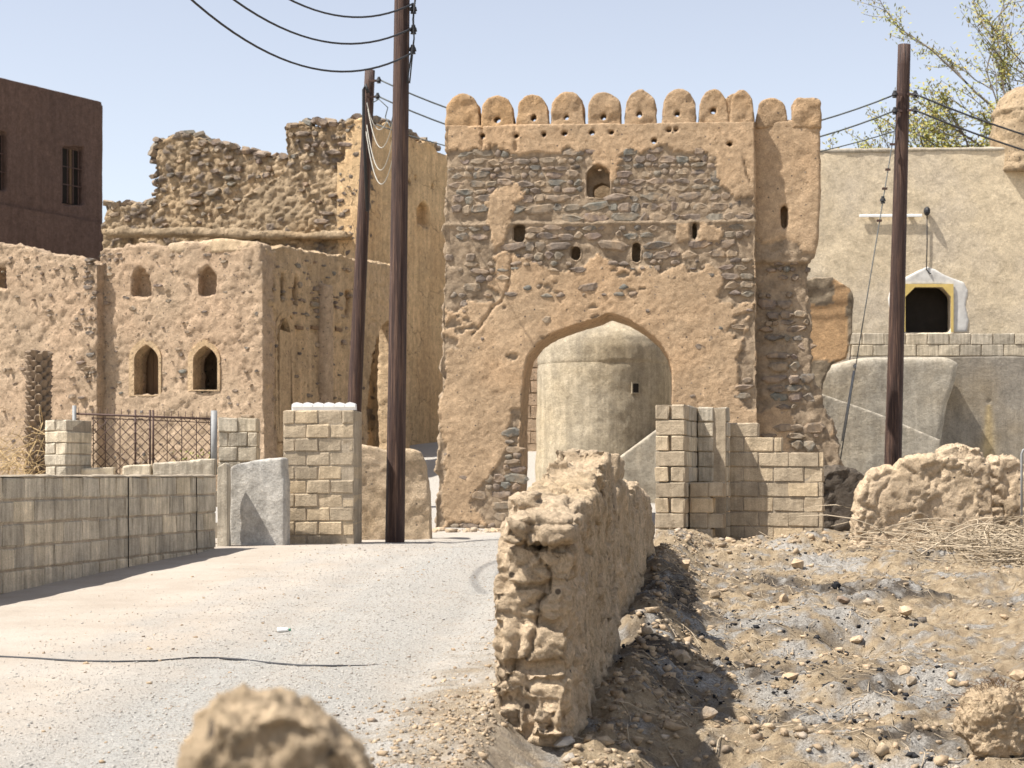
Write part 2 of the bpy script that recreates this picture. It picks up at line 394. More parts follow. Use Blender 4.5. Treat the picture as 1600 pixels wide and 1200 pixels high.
# ------------------------------------------------------------------ shared stone meshes
def rock_mesh(name, n=16, flat=(1, 1, 1), seed=0, jit=0.3, sub=0):
    r = random.Random(seed); bm = bmesh.new()
    for k in range(n):
        z = 1-2*(k+0.5)/n; a = k*2.39996+r.random(); q = math.sqrt(1-z*z); m = 1-jit*r.random()
        bm.verts.new((q*math.cos(a)*m*flat[0], q*math.sin(a)*m*flat[1], z*m*flat[2]))
    h = bmesh.ops.convex_hull(bm, input=bm.verts)
    for v in [v for v in bm.verts if not v.link_faces]: bm.verts.remove(v)
    if sub: bmesh.ops.subdivide_edges(bm, edges=bm.edges, cuts=sub, smooth=0.6)
    bmesh.ops.recalc_face_normals(bm, faces=bm.faces)
    me = bpy.data.meshes.new(name); bm.to_mesh(me); bm.free()
    return me
def facestone(name, seed):
    """a field stone seen face-on: irregular polygon, rounded front, 0.5 x 0.5 half size in x,z"""
    r = random.Random(seed); n = r.choice([6, 7, 8]); bm = bmesh.new(); A = []; B = []; Cc = []
    for k in range(n):
        a = 2*math.pi*(k+0.35*r.uniform(-1, 1))/n
        e = 1/max(abs(math.cos(a)), abs(math.sin(a)))**0.55*r.uniform(0.78, 1.0)
        x, z = min(1, max(-1, math.cos(a)*e)), min(1, max(-1, math.sin(a)*e))
        A.append(bm.verts.new((x*0.5, 0.5, z*0.5))); B.append(bm.verts.new((x*0.5, -0.25, z*0.5)))
        Cc.append(bm.verts.new((x*0.36+r.uniform(-.04, .04), -0.5+r.uniform(0, .2), z*0.36+r.uniform(-.04, .04))))
    for k in range(n):
        j = (k+1) % n
        bm.faces.new((A[k], A[j], B[j], B[k])); bm.faces.new((B[k], B[j], Cc[j], Cc[k]))
    bm.faces.new(Cc); bm.faces.new(A[::-1])
    bmesh.ops.recalc_face_normals(bm, faces=bm.faces)
    me = bpy.data.meshes.new(name); bm.to_mesh(me); bm.free(); me.materials.append(M_stone)
    return me
FS = [facestone('stone', 100+k) for k in range(14)]
RK = [rock_mesh('rock', 15, (1, 0.85, 0.7), 30+k, 0.35) for k in range(10)]
for m in RK: m.materials.append(M_rock)

def bake_joined(name, items, mat, parent=None, kind='stuff'):
    """items: (mesh, 4x4 matrix, rnd) joined into one mesh object"""
    cache = {}; cos = []; tris = []; rn = []; off = 0
    for me, M, r in items:
        if me.name not in cache:
            me.calc_loop_triangles()
            c = np.empty(len(me.vertices)*3); me.vertices.foreach_get('co', c)
            t = np.empty(len(me.loop_triangles)*3, np.int32); me.loop_triangles.foreach_get('vertices', t)
            cache[me.name] = (c.reshape(-1, 3), t.reshape(-1, 3))
        c, t = cache[me.name]; Mn = np.array(M)
        cos.append(c@Mn[:3, :3].T+Mn[:3, 3]); tris.append(t+off); rn.append(np.full(len(c), r)); off += len(c)
    o = link(name, arr_mesh(name, np.concatenate(cos), np.concatenate(tris), False, {'rnd': np.concatenate(rn)}), mat, parent)
    if kind: o['kind'] = kind
    return o

def lay_stones(fr, parent, area, dens, cap, hr=(0.085, 0.19), depth=0.10, proud=0.028, seed=1, off=0.0, fill=1.08, gap=0.012):
    """courses of field stones on the facade; dens(u, v) is the chance a stone shows; the largest are parts, the rest one joined part"""
    r = random.Random(seed); s0, s1, z0, z1 = area; z = z0; items = []
    while z < z1:
        h = r.uniform(*hr); s = s0-r.random()*0.2
        while s < s1:
            wd = h*r.choice([0.9, 1.1, 1.3, 1.6, 1.9, 2.3, 2.8]); hh = h*r.uniform(0.72, 1.02)
            c = (s+wd/2, z+h/2+r.uniform(-.02, .02))
            u, v = fr.pix(c[0], c[1], off)
            d = dens(u, v)
            if c[0]-wd/2 > s0 and c[0]+wd/2 < s1 and r.random() < d:
                k = 1.0 if d > 0.5 else r.uniform(0.5, 0.95)
                pr = proud*r.uniform(0.2, 1.15)
                M = Matrix.Translation((c[0], off+depth/2-pr, c[1]))@Matrix.Rotation(r.uniform(-.14, .14), 4, 'Y')@Matrix.Rotation(r.uniform(-.12, .12), 4, 'X')@Matrix.Rotation(r.uniform(-.1, .1), 4, 'Z')@Matrix.Diagonal((wd*k*fill*(1 if r.random() < .5 else -1), depth, hh*k*fill, 1))
                items.append((wd*hh*k*k, r.randrange(len(FS)), M))
            s += wd+gap
        z += h+gap
    items.sort(key=lambda t: -t[0])
    for a, k, M in items[:cap]:
        o = bpy.data.objects.new('stone', FS[k]); COL.objects.link(o); o.parent = parent; o.matrix_local = M
    if len(items) > cap:
        bake_joined('small_stones', [(FS[k], M, r.random()) for a, k, M in items[cap:]], M_stone, parent)
    return len(items)

def earth(name, bm, vox, disp, mat, parent=None, smooth=0, mask=None):
    co, nr, fc = remesh(bm, vox, smooth)
    at = {}
    if mask is not None: at['core'] = mask(co, nr)
    d = disp(co, nr, at.get('core'))
    if isinstance(d, tuple):                     # (along normal, vector)
        co = co+nr*d[0][:, None]+d[1]
    else: co = co+nr*d[:, None]
    return link(name, arr_mesh(name, co, fc, True, at), mat, parent)

# ------------------------------------------------------------------ ground
WLINE = [(-3, -1.2), (3, -0.42), (8.9, 0.12), (12, 0.62), (19, 1.38), (23, 2.0), (27, 3.2), (40, 6)]
RZ = [(-50, -0.3), (5, -0.2), (8, -0.1), (12, 0.0), (15.5, 0.09), (20.7, 0.25), (23.5, 0.23), (30, 0.2), (34, 0.5), (38, 1.0), (45, 1.95), (60, 2.6), (900, 2.6)]
PZ = [(-50, -0.6), (5, -0.52), (9, -0.44), (11.5, -0.36), (14, -0.17), (17, 0.0), (19, 0.12), (23, 0.17), (30, 0.3), (34, 0.55), (38, 1.0), (45, 1.95), (60, 2.6), (900, 2.6)]
def itp(t, y): a = np.array(t, float); return np.interp(y, a[:, 0], a[:, 1])
def plot_mask(x, y):
    d = x-itp(WLINE, y); t = np.clip((d+0.25)/0.4, 0, 1); return t*t*(3-2*t), d
def ground_z(x, y):
    x = np.atleast_1d(np.asarray(x, float)); y = np.atleast_1d(np.asarray(y, float))
    m, d = plot_mask(x, y)
    p = np.stack([x, y, 0*x], 1)
    near = np.clip((30-y)/6, 0, 1)
    road = itp(RZ, y)+0.03*fbm(p, 0.5, 3, 3)+0.006*fbm(p, 4, 3, 4)
    cl = np.interp(y, [5, 7, 18, 28], [-1.7, -1.5, -0.8, 0.2]); rd = (x-cl)/1.0
    rut = -0.022*np.exp(-((np.abs(rd-0.1)-0.62)/0.16)**2)+0.012*np.exp(-((rd-0.1)/0.25)**2)
    road = road+rut*near*np.clip((y-3)/3, 0, 1)
    road = road+(0.04*fbm(p, 2.5, 4, 46)+0.03*fbm(p, 9, 4, 45, 0.65))*np.exp(-((d+0.25)/0.45)**2)*near
    pl = itp(PZ, y)+near*(0.14*fbm(p, 0.9, 3, 5)+0.10*fbm(p, 3.0, 5, 6, 0.6)+0.045*fbm(p, 10, 4, 7, 0.7))
    pl = pl+near*0.24*np.exp(-((d-0.25)/0.32)**2)*np.clip((y-7)/2, 0, 1)
    pl = pl+0.14*near*np.exp(-(((x-3.6)/1.2)**2+((y-22.0)/1.5)**2))          # spoil by the block ruin
    pl = pl+near*0.05*np.abs(fbm(p, 5.5, 3, 8))
    pl = pl-0.24*np.exp(-(((x-2.75)/0.24)**2+((y-14.15)/0.30)**2))             # small pit
    pl = pl+0.07*np.exp(-(((x-2.6)/0.5)**2+((y-14.7)/0.35)**2))
    side = 0.25*np.clip((-x-5.2)/1.0, 0, 1)*np.clip((30-y)/4, 0, 1)
    return road*(1-m)+pl*m+side*(1-m)
def gz(x, y): return float(ground_z(x, y)[0])
def gpt(u, v, plot=True):
    """where a pixel's ray meets the ground"""
    rx, rz = (u-CX)/FPX, (HY-v)/FPX; t = 5.0
    while t < 60:
        if CZ+rz*t < gz(rx*t, t): break
        t += 0.03
    return rx*t, t
def gpt(u, v, plot=True):
    rx, rz = (u-CX)/FPX, (HY-v)/FPX
    t = np.arange(5.0, 40.0, 0.05); b = np.nonzero(CZ+rz*t < ground_z(rx*t, t))[0]
    t0 = t[b[0]] if len(b) else 40.0
    t = np.arange(t0-0.05, t0+0.01, 0.005); b = np.nonzero(CZ+rz*t < ground_z(rx*t, t))[0]
    t0 = float(t[b[0]]) if len(b) else t0
    return rx*t0, t0

def grow(a, b, s0, lim): # geometric spacing outwards
    r = []; x = a; s = s0
    while abs(x-a) < lim:
        s *= 1.25; x += math.copysign(s, b-a); r.append(x)
    return r
xs = np.concatenate([np.array(grow(-6.0, -7, 0.04, 900))[::-1], np.arange(-6.0, 7.0, 0.036), np.array(grow(7.0, 8, 0.04, 900))])
ys = [4.5]
while ys[-1] < 34: ys.append(ys[-1]+max(0.03, ys[-1]*0.0034))
while ys[-1] < 1500: ys.append(ys[-1]*1.03)
ys = np.concatenate([np.array(grow(4.5, 4, 0.04, 300))[::-1], np.array(ys)])
GX, GY = np.meshgrid(xs, ys); gx, gy = GX.ravel(), GY.ravel()
gzv = ground_z(gx, gy)
nx_, ny_ = len(xs), len(ys)
ii = (np.arange(ny_-1)[:, None]*nx_+np.arange(nx_-1)[None, :]).ravel()
gf = np.stack([ii, ii+1, ii+1+nx_, ii+nx_], 1)
pm, pd = plot_mask(gx, gy)
gp = np.stack([gx, gy, 0*gx], 1)
def blobs(lst):
    r = np.zeros(len(gx))
    for u, v, wu, wv, s in lst:
        x0, y0 = gpt(u, v); x1, _ = gpt(u+wu, v); _, y1 = gpt(u, v-wv)
        r = np.maximum(r, s*np.exp(-(((gx-x0)/abs(x1-x0))**2+((gy-y0)/max(0.15, abs(y1-y0)))**2)))
    return r
nzm = fbm(gp, 2.6, 5, 40); nzf = fbm(gp, 9, 4, 41)
ASH = [(1225, 855, 45, 12, 1), (1290, 875, 60, 10, .9), (1180, 890, 40, 6, .7), (1105, 990, 35, 20, 1.15), (1240, 1018, 50, 16, 1.1), (1110, 1070, 60, 20, .9), (1230, 1085, 80, 22, .9), (1340, 1105, 70, 16, .95), (1190, 955, 60, 10, .65), (1460, 1050, 60, 14, .8), (1400, 1185, 120, 15, .8), (1300, 960, 60, 10, .6)]
BURN = [(1390, 915, 90, 10, 1), (1250, 985, 90, 30, .6), (1300, 920, 60, 10, .8), (1350, 1060, 110, 22, .5), (1260, 1130, 120, 22, .85), (1060, 930, 40, 30, .9), (1030, 1000, 40, 40, .8), (1400, 1150, 90, 14, .7), (1200, 905, 60, 8, .7), (1340, 860, 50, 12, .6), (1180, 1040, 60, 15, .5)]
ash = np.clip((blobs(ASH)-0.12+0.6*nzm+0.9*nzf)*2.0, 0, 1)*pm
burn = np.clip((blobs(BURN)+0.06+0.6*nzm+0.4*nzf)*1.8, 0, 1)*pm
cl = np.interp(gy, [5, 7, 18, 28], [-1.7, -1.5, -0.8, 0.2])
grav = np.clip(1.25-np.abs(gx-cl-0.15)/1.55+0.35*nzm, 0, 1)*(1-np.clip((pd+0.55+0.25*nzm)*4, 0, 1))*np.clip((29-gy)/4, 0, 1)
trk = fbm(np.stack([(gx-cl)*2.6, gy*0.12, 0*gx], 1), 1.0, 4, 44); grav = np.clip(grav+0.45*trk*(grav > 0.02), 0, 1)
grav = np.maximum(grav, 0.75*np.clip((gy-28)/3, 0, 1))
me = arr_mesh('ground', np.stack([gx, gy, gzv], 1), gf, True, {'ash': ash, 'burn': burn, 'grav': grav, 'plot': np.maximum(pm, 0.75*np.clip((pd+0.75+0.5*nzm+0.3*nzf)/0.5, 0, 1))*np.clip((32-gy)/4, 0, 1)})
def mat_ground():
    N = NT('ground_soil', 0.95, 0.1); p = N.wpos()
    n1 = N.noise(p, 1.1, 6, 0.65); n2 = N.noise(p, 9, 6, 0.7); n3 = N.noise(p, 60, 4, 0.75); n4 = N.noise(p, 150, 2, 0.7)
    sand = N.ramp(n1, [(0.3, (0.37, 0.315, 0.255)), (0.7, (0.46, 0.405, 0.34))])
    gravel = N.ramp(n3, [(0.3, (0.24, 0.228, 0.208)), (0.5, (0.44, 0.42, 0.38)), (0.68, (0.58, 0.555, 0.51))])
    dirt = N.ramp(n2, [(0.25, (0.19, 0.14, 0.09)), (0.5, (0.38, 0.29, 0.185)), (0.72, (0.53, 0.43, 0.30))])
    ashc = N.ramp(n3, [(0.3, (0.13, 0.12, 0.11)), (0.52, (0.42, 0.395, 0.355)), (0.72, (0.66, 0.63, 0.58))])
    burnc = N.ramp(n3, [(0.3, (0.03, 0.026, 0.024)), (0.55, (0.085, 0.072, 0.06)), (0.75, (0.22, 0.175, 0.13))])
    col = N.mix(N.attr('grav'), sand, gravel); col = N.mix(N.attr('plot'), col, dirt)
    col = N.mix(N.math('MULTIPLY', N.attr('burn'), 0.9), col, burnc); col = N.mix(N.math('MULTIPLY', N.attr('ash'), 0.85), col, ashc)
    col = N.mix(0.4, col, N.mix(1.0, col, N.ramp(n4, [(0.3, 0.6), (0.7, 1.35)]), 'MULTIPLY'))
    rgh = N.mix(N.attr('plot'), (0.35, 0.35, 0.35), (1, 1, 1))
    h = N.mix(1.0, N.math('ADD', N.math('MULTIPLY', n2, 1.3), n3), rgh, 'MULTIPLY')
    nb = N.bump(h, 0.03); nb = N.bump(N.mix(1.0, n4, N.mix(N.attr('grav'), (0.25, 0.25, 0.25), (1, 1, 1)), 'MULTIPLY'), 0.014, 1.0, nb)
    return N.done(col, nb)
g = link('ground', me, mat_ground()); g['kind'] = 'structure'

# ------------------------------------------------------------------ the crenellated gateway
GF = Frame(690, 30.3, -5.2, 0.1)
gate = GF.empty('crenellated_gateway', 'tall tan mud and stone gateway with pointed arch and rounded merlons', 'gateway')
arch = [(812, 850), (814, 640), (818, 585), (824, 556), (840, 535), (862, 521), (888, 511), (915, 503), (938, 496), (951, 489), (965, 493), (985, 501), (1008, 515), (1030, 534), (1044, 555), (1050, 580), (1052, 850)]
left_edge = [(680, 850), (683, 760), (685, 700), (689, 600), (692, 480), (694, 380), (696, 300), (697, 240), (697, 196)]
slots = [rect(803, 352, 819, 377), rect(894, 386, 905, 404), rect(989, 379, 999, 408), rect(1082, 347, 1089, 374)]
holes = [(754, 212), (807, 212), (850, 210), (882, 208), (925, 207), (955, 207), (1046, 203), (1056, 202), (1022, 220), (1140, 225), (1098, 254)]
outer = left_edge + [(1178, 190), (1180, 300), (1182, 500), (1184, 700), (1186, 850)] + arch[::-1]
bm = bmesh.new()
nic = archpts(917, 954, 256, 272, 308, 4)
bm_prism(bm, [GF.L(outer), GF.L(nic)]+[GF.L(h) for h in slots]+[GF.L(ell(u, v, 5.5, 5)) for u, v in holes], 0, 0.4, MP)
outer2 = [(682, 850), (690, 600), (697, 430), (698, 262)] + [(1178, 262), (1182, 500), (1186, 850)] + [(u+0, v) for u, v in arch[::-1]]
bm_prism(bm, [GF.L(outer2), GF.L(archpts(926, 953, 280, 288, 306, 3))], 0.32, 0.75, MP)
outer3 = [(682, 850), (690, 600), (697, 430), (697, 330), (1180, 330), (1182, 500), (1186, 850)] + arch[::-1]
bm_prism(bm, [GF.L(outer3)], 0.6, 1.45, MP)
EXP = [(690, 236), (730, 238), (770, 228), (796, 237), (808, 240), (850, 238), (870, 240), (890, 226), (905, 238), (918, 234), (930, 236), (938, 232), (955, 262), (968, 262), (970, 240), (985, 232), (1000, 238), (1040, 228), (1050, 236), (1078, 238), (1095, 232), (1115, 248), (1122, 270), (1128, 292), (1150, 310), (1178, 303),
       (1182, 470), (1165, 470), (1140, 455), (1135, 430), (1100, 400), (1060, 410), (1040, 425), (1000, 415), (960, 410), (930, 400), (900, 425), (870, 420), (830, 410), (800, 390), (770, 400), (770, 430), (740, 450), (725, 480), (690, 480)]
PATCH = [[(757, 315), (772, 296), (800, 284), (817, 292), (818, 308), (804, 318), (800, 350), (786, 375), (775, 395), (768, 372), (760, 340)], [(925, 232), (955, 232), (966, 262), (964, 280), (956, 285), (950, 262), (925, 256)], [(1055, 352), (1078, 352), (1082, 376), (1060, 382)], [(1092, 350), (1128, 352), (1124, 378), (1095, 376)]]
EXP2 = [[(735, 785), (770, 735), (795, 700), (800, 640), (812, 640), (812, 845), (780, 835), (760, 810)], [(700, 815), (790, 820), (790, 850), (690, 850)], [(1150, 560), (1182, 470), (1186, 640), (1160, 640)]]
def gate_mask(co, nr):
    px = np.stack(GF.pix(co[:, 0], co[:, 2]), 1)
    u = px[:, 0]+7*fbm(co, 4, 3, 21)+3*fbm(co, 14, 2, 22); v = px[:, 1]+7*fbm(co, 4, 3, 23)+3*fbm(co, 14, 2, 24)
    m = inpoly(u, v, EXP)
    for q in PATCH: m &= ~inpoly(u, v, q)
    for q in EXP2: m |= inpoly(u, v, q)
    part = (v > 395) & (v < 560) & (fbm(co, (1.6, 1.6, 2.4), 4, 25) > 0.24+(v-395)/500.0)
    m |= part
    m |= (u < 693+6*fbm(co, 3, 3, 28)) & (v > 240)
    m |= (nr[:, 1] > -0.3) & (np.abs(nr[:, 0]) > 0.6) & (co[:, 0] < 0.1)
    return m.astype(float)
CRACKS = [[(797, 392), (799, 415), (793, 448), (783, 470), (768, 482), (752, 505), (741, 520)], [(766, 226), (771, 250), (767, 275), (770, 300)], [(1163, 250), (1172, 285)], [(752, 190), (753, 232)], [(805, 192), (806, 235)]]
def gate_disp(co, nr, core):
    d = 0.03*fbm(co, 0.7, 3, 1)+0.014*fbm(co, 3.2, 4, 2)+0.011*fbm(co, 13, 3, 3, 0.7)
    f1, f2, _ = worley(co, 7.0, 5)
    front = nr[:, 1] < -0.5
    d = d+np.where(core > 0.5, -0.03+0.03*(0.5-f1), 0)*np.where(front, 1, 0.5)
    edge = (np.abs(nr[:, 0]) > 0.5) & (co[:, 0] < 0.25)
    d = d+edge*(0.10*fbm(co, 3.5, 4, 8)+0.05*(0.5-f1))
    # long cracks and the floor-line ledge
    uv = np.stack(GF.pix(co[:, 0], co[:, 2]), 1)+2.2*np.stack([fbm(co, 9, 2, 61), fbm(co, 9, 2, 62)], 1)
    for pl in CRACKS:
        for (x0, y0), (x1, y1) in zip(pl[:-1], pl[1:]):
            e = np.array([x1-x0, y1-y0], float); t = np.clip(((uv-[x0, y0])@e)/(e@e), 0, 1); dist = np.hypot(*(uv-[x0, y0]-t[:, None]*e).T)
            d = d-0.045*np.clip(1-dist/2.6, 0, 1)*front
    zl = GF.at(900, 349)[1]
    d = d+0.035*np.exp(-((co[:, 2]-zl-0.02*fbm(co, 2, 2, 9))/0.035)**2)*(core > 0.5)*front
    return d
gw = earth('wall', bm, 0.028, gate_disp, M_gate, gate, mask=gate_mask)
def dens_main(u, v):
    m = bool(inpoly(np.array([u]), np.array([v]), EXP)[0])
    for q in PATCH:
        if inpoly(np.array([u]), np.array([v]), q)[0]: return 0
    if 913 < u < 958 and 250 < v < 312: return 0
    for a in slots:
        if a[0][0]-9 < u < a[1][0]+9 and a[0][1]-6 < v < a[2][1]+6: return 0
    if m and not (343 < v < 354): return 0.98 if v < 340 else (0.85 if v < 385 else 0.7)
    for q in EXP2:
        if inpoly(np.array([u]), np.array([v]), q)[0]: return 0.8
    if inpoly(np.array([u]), np.array([v]), arch)[0] or inpoly(np.array([u]), np.array([v+16]), arch)[0] or u < 694 or u > 1176 or v < 395: return 0
    if v < 465: return 0.36
    if v < 560: return 0.11
    if u < 712: return 0.3
    if v < 830: return 0.06
    return 0
n1 = lay_stones(GF, gate, (GF.at(693, 500)[0], GF.at(1178, 500)[0], GF.at(690, 838)[1], GF.at(690, 232)[1]), dens_main, 190, hr=(0.075, 0.20), seed=3, proud=0.018, fill=1.24)
# merlons
def merlon(fr, parent, u0, u1, vt, vb, off, dep, hole, seed, squ=0.0, mat=None):
    bm = bmesh.new(); uc = (u0+u1)/2; hw = (u1-u0)/2
    pts = [(u0-2, vb+6), (u0-1.5, vb-6)]
    sp = vb-6-(vb-6-vt)*(0.42+0.3*squ)
    for k in range(0, 11):
        t = k/10*math.pi/2; x = math.cos(t)**(0.8-squ*0.35); y = math.sin(t)*0.86+0.14*(1-math.cos(t))
        pts.append((uc-hw*x, sp-(sp-vt)*y))
    pts += [(2*uc-a, b) for a, b in reversed(pts[:-1])]
    lp = [fr.L(pts, off)]
    if hole: lp.append(fr.L(ell(hole[0], hole[1], 5.0, 5.5), off))
    bm_prism(bm, lp, off, off+dep, MP)
    return earth('merlon', bm, 0.026, lambda co, nr, c: 0.03*fbm(co, 2.5, 3, seed)+0.022*fbm(co, 8, 4, seed+3), mat or M_merlon, parent, smooth=2)
for k, (u0, u1, vt, hole) in enumerate([(698, 748, 147, None), (754, 802, 149, (777, 187)), (808, 856, 146, (834, 185)), (863, 912, 143, (885, 183)), (920, 969, 143, (943, 182)), (977, 1025, 139, (999, 179)), (1036, 1087, 138, (1058, 178)), (1093, 1137, 138, (1115, 173)), (1142, 1177, 140, None)]):
    merlon(GF, gate, u0, u1, vt, 196, 0.02, 0.34, hole, 50+k*7)
# return row of merlons along the right-hand side and rear parapet behind the niche
merlon(GF, gate, 1132, 1173, 145, 196, 0.75, 0.34, None, 171, 0.5)
merlon(GF, gate, 1150, 1179, 165, 200, 1.25, 0.34, None, 177, 0.6)
merlon(GF, gate, 712, 750, 158, 196, 0.7, 0.3, None, 183)
bm = bmesh.new(); bm_prism(bm, [GF.L([(697, 345), (697, 196), (745, 198), (746, 345)])], 0.3, 1.45, MP); bm_prism(bm, [GF.L([(1140, 345), (1140, 192), (1178, 190), (1182, 345)])], 0.3, 1.45, MP)
earth('parapet', bm, 0.05, lambda co, nr, c: 0.02*fbm(co, 3, 3, 90), M_merlon, gate)
bm = bmesh.new(); bm_prism(bm, [GF.L([(820, 345), (820, 275), (870, 262), (930, 258), (1000, 270), (1060, 290), (1060, 345)], 1.3)], 1.2, 1.6, MP)
earth('parapet', bm, 0.05, lambda co, nr, c: 0.05*fbm(co, 3, 4, 91), M_adobe, gate)
# flanking tower, set back, with a bulging plastered top
TO = 0.22
bm = bmesh.new()
tw = [(1150, 850), (1150, 192), (1238, 186), (1283, 184), (1284, 250), (1283, 320), (1279, 375), (1272, 402), (1264, 412), (1150, 412)]
bm_prism(bm, [GF.L(tw[1:], TO), GF.L(rect(1221, 322, 1230, 357), TO), GF.L(ell(1205, 227, 5, 3.5), TO), GF.L(ell(1237, 232, 5, 3.5), TO), GF.L(ell(1198, 268, 3.5, 4.5), TO)], TO, TO+0.5, MP)
bm_prism(bm, [GF.L([(1150, 380), (1262, 380), (1266, 450), (1268, 520), (1268, 585), (1283, 610), (1293, 645), (1306, 662), (1312, 700), (1314, 790), (1316, 850), (1150, 850)], TO)], TO+0.09, TO+1.35, MP)
bm_prism(bm, [GF.L([(1150, 420), (1150, 262), (1278, 262), (1278, 360), (1262, 412)], TO)], TO+0.35, TO+1.3, MP)
def tower_mask(co, nr):
    px = np.stack(GF.pix(co[:, 0], co[:, 2], TO), 1)
    v = px[:, 1]+9*fbm(co, 4, 3, 31)+4*fbm(co, 13, 2, 33); u = px[:, 0]
    m = (v > np.interp(u, [1178, 1205, 1222, 1245, 1256, 1270], [378, 380, 368, 378, 398, 392])) & (v < 620)
    m |= (v >= 600) & (fbm(co, 1.6, 4, 32) > -0.1)
    return m.astype(float)
def tower_disp(co, nr, core):
    f1, f2, _ = worley(co, 6.5, 15)
    zr = np.clip((GF.at(1250, 412)[1]-co[:, 2])/0.3, 0, 1)
    d = 0.03*fbm(co, 1.0, 3, 11)+0.02*fbm(co, 4, 4, 12)+0.008*fbm(co, 14, 3, 13)
    d = d+core*(-0.02+0.05*(0.5-f1))
    d = d+zr*(np.abs(nr[:, 0]) > 0.4)*(0.13*fbm(co, 2.8, 4, 14)+0.06*(0.5-f1))
    return d
tower = earth('flanking_tower', bm, 0.036, tower_disp, M_gate, gate, smooth=2, mask=tower_mask)
def dens_tower(u, v):
    if u < 1180 or u > (1246 if v < 420 else (1263 if v < 600 else 1290)): return 0
    lim = np.interp(u, [1178, 1205, 1222, 1245, 1256, 1270], [380, 384, 372, 384, 402, 400])
    if v < lim+4: return 0
    return 0.95 if v < 425 else (0.5 if v < 470 else (0.9 if v < 625 else 0.65))
lay_stones(GF, tower, (GF.at(1181, 500, TO)[0], GF.at(1295, 500, TO)[0], GF.at(1200, 845, TO)[1], GF.at(1200, 375, TO)[1]), dens_tower, 108, hr=(0.09, 0.20), seed=8, off=TO+0.09, proud=0.065, depth=0.16, fill=1.25)
merlon(GF, gate, 1183, 1229, 153, 194, TO, 0.34, None, 201)
merlon(GF, gate, 1240, 1282, 152, 194, TO, 0.55, None, 207, 1.15)

# ------------------------------------------------------------------ the two-storey mud house on the left
HF = Frame(410, 36.0, -21.5, 0.9)              # front: runs left of the corner (negative x)
house = HF.empty('mud_house', 'low two storey mud house with pointed arch windows behind iron fence', 'house')
bm = bmesh.new()
win = [archpts(207, 249, 535, 562, 618, 5), archpts(299, 341, 537, 563, 610, 5)]
nich = [archpts(206, 234, 415, 435, 466, 4), archpts(310, 338, 414, 435, 464, 4)]
fo = [(150, 800), (148, 600), (150, 470), (158, 392), (168, 388), (200, 385), (300, 383), (360, 380), (408, 384), (411, 420), (413, 640), (414, 800)]
bm_prism(bm, [HF.L(fo)]+[HF.L(q) for q in win+nich], 0, 0.42, MP)
bm_prism(bm, [HF.L([(150, 800), (150, 500), (155, 395), (410, 392), (412, 800)])]+[HF.L(q) for q in win], 0.34, 0.55, MP)
def spall(co, seed, f=1.3, thr=0.08, w=0.05):
    n = fbm(co, f, 5, seed, 0.6); return np.clip((n-thr)/w, 0, 1)
def rough_wall(a1, a2, a3, wf, wa, seed, fq=(0.8, 3.0, 9.0)):
    def f(co, nr, core):
        d = a1*fbm(co, fq[0], 3, seed)+a2*0.5*fbm(co, fq[1], 5, seed+1, 0.65)+a3*1.5*fbm(co, fq[2], 3, seed+2, 0.75)
        d = d+0.025*spall(co, seed+40)-0.018*spall(co, seed+41, 2.5, 0.2)
        if wa:
            f1, f2, _ = worley(co, wf, seed+3); d = d+wa*0.35*(0.5-f1)*(0.4+0.6*(fbm(co, 1.1, 3, seed+4) > -0.05))
        d = d+np.clip(nr[:, 2], 0, 1)*(0.10*fbm(co, 2.2, 4, seed+5)+0.05*fbm(co, 9, 3, seed+6))
        return d
    return f
earth('facade_wall', bm, 0.045, rough_wall(0.03, 0.025, 0.014, 6, 0.035, 300), M_house, house)
def dens_h(u, v):
    if u < 152 or u > 406 or v < 392 or v > 735: return 0
    for a, b, c, d in ((200, 526, 256, 624), (292, 528, 348, 616), (200, 408, 240, 470), (304, 408, 344, 468)):
        if a < u < c and b < v < d: return 0
    if 318 < u < 348 and v > 600: return 0
    if u < 165: return 0.7
    if v < 480: return 0.34
    return 0.17 if v < 620 else 0.24
lay_stones(HF, house, (HF.at(152, 500)[0], HF.at(407, 500)[0], HF.at(300, 735)[1], HF.at(300, 392)[1]), dens_h, 170, hr=(0.06, 0.15), seed=12, proud=0.045, depth=0.14)
for q, (u0, u1, vt, vs, vb) in zip(range(2), ((207, 249, 535, 562, 618), (299, 341, 537, 563, 610))):
    su = prismobj('window_surround', [HF.L(archpts(u0-5, u1+3, vt-7, vs-4, vb+1, 7)), HF.L(archpts(u0+3, u1-1, vt+3, vs, vb-1, 7))], -0.015, 0.3, M_houseside, house)
# shutter leaf inside one window, inner wall, roof, rear
sh = prismobj('shutter', [HF.L([(222, 640), (222, 520), (250, 520), (250, 640)], 0.6)], 0.6, 0.64, M_wood, house)
for k in range(3): prismobj('plank', [HF.L([(223+9*k, 640), (223+9*k, 520), (231+9*k, 520), (231+9*k, 640)], 0.6)], 0.588, 0.6, M_wood, sh)
SL = 5.6
HS = Frame(410, 36.0, 68.5, 0.9)               # right side: runs away from the corner
bm = bmesh.new()
so = [(409, 800), (409, 384), (440, 388), (480, 393), (548, 404), (600, 413), (600, 800)]
sw = [archpts(421, 428, 421, 436, 472, 3), archpts(438, 446, 424, 438, 472, 3), archpts(457, 466, 426, 440, 475, 3), rect(505, 452, 512, 486), rect(539, 454, 547, 492)]
door = archpts(434, 452, 497, 520, 690, 4)
big = [(575, 760), (576, 640), (580, 575), (588, 530), (598, 506), (607, 500), (616, 506), (616, 760)]
so = [(414, 800), (414, 385), (440, 386), (480, 391), (548, 402), (640, 420), (640, 800)]
bm_prism(bm, [HS.L(so), HS.L(door), HS.L(big)]+[HS.L(q) for q in sw], 0.0, 0.4, MP)
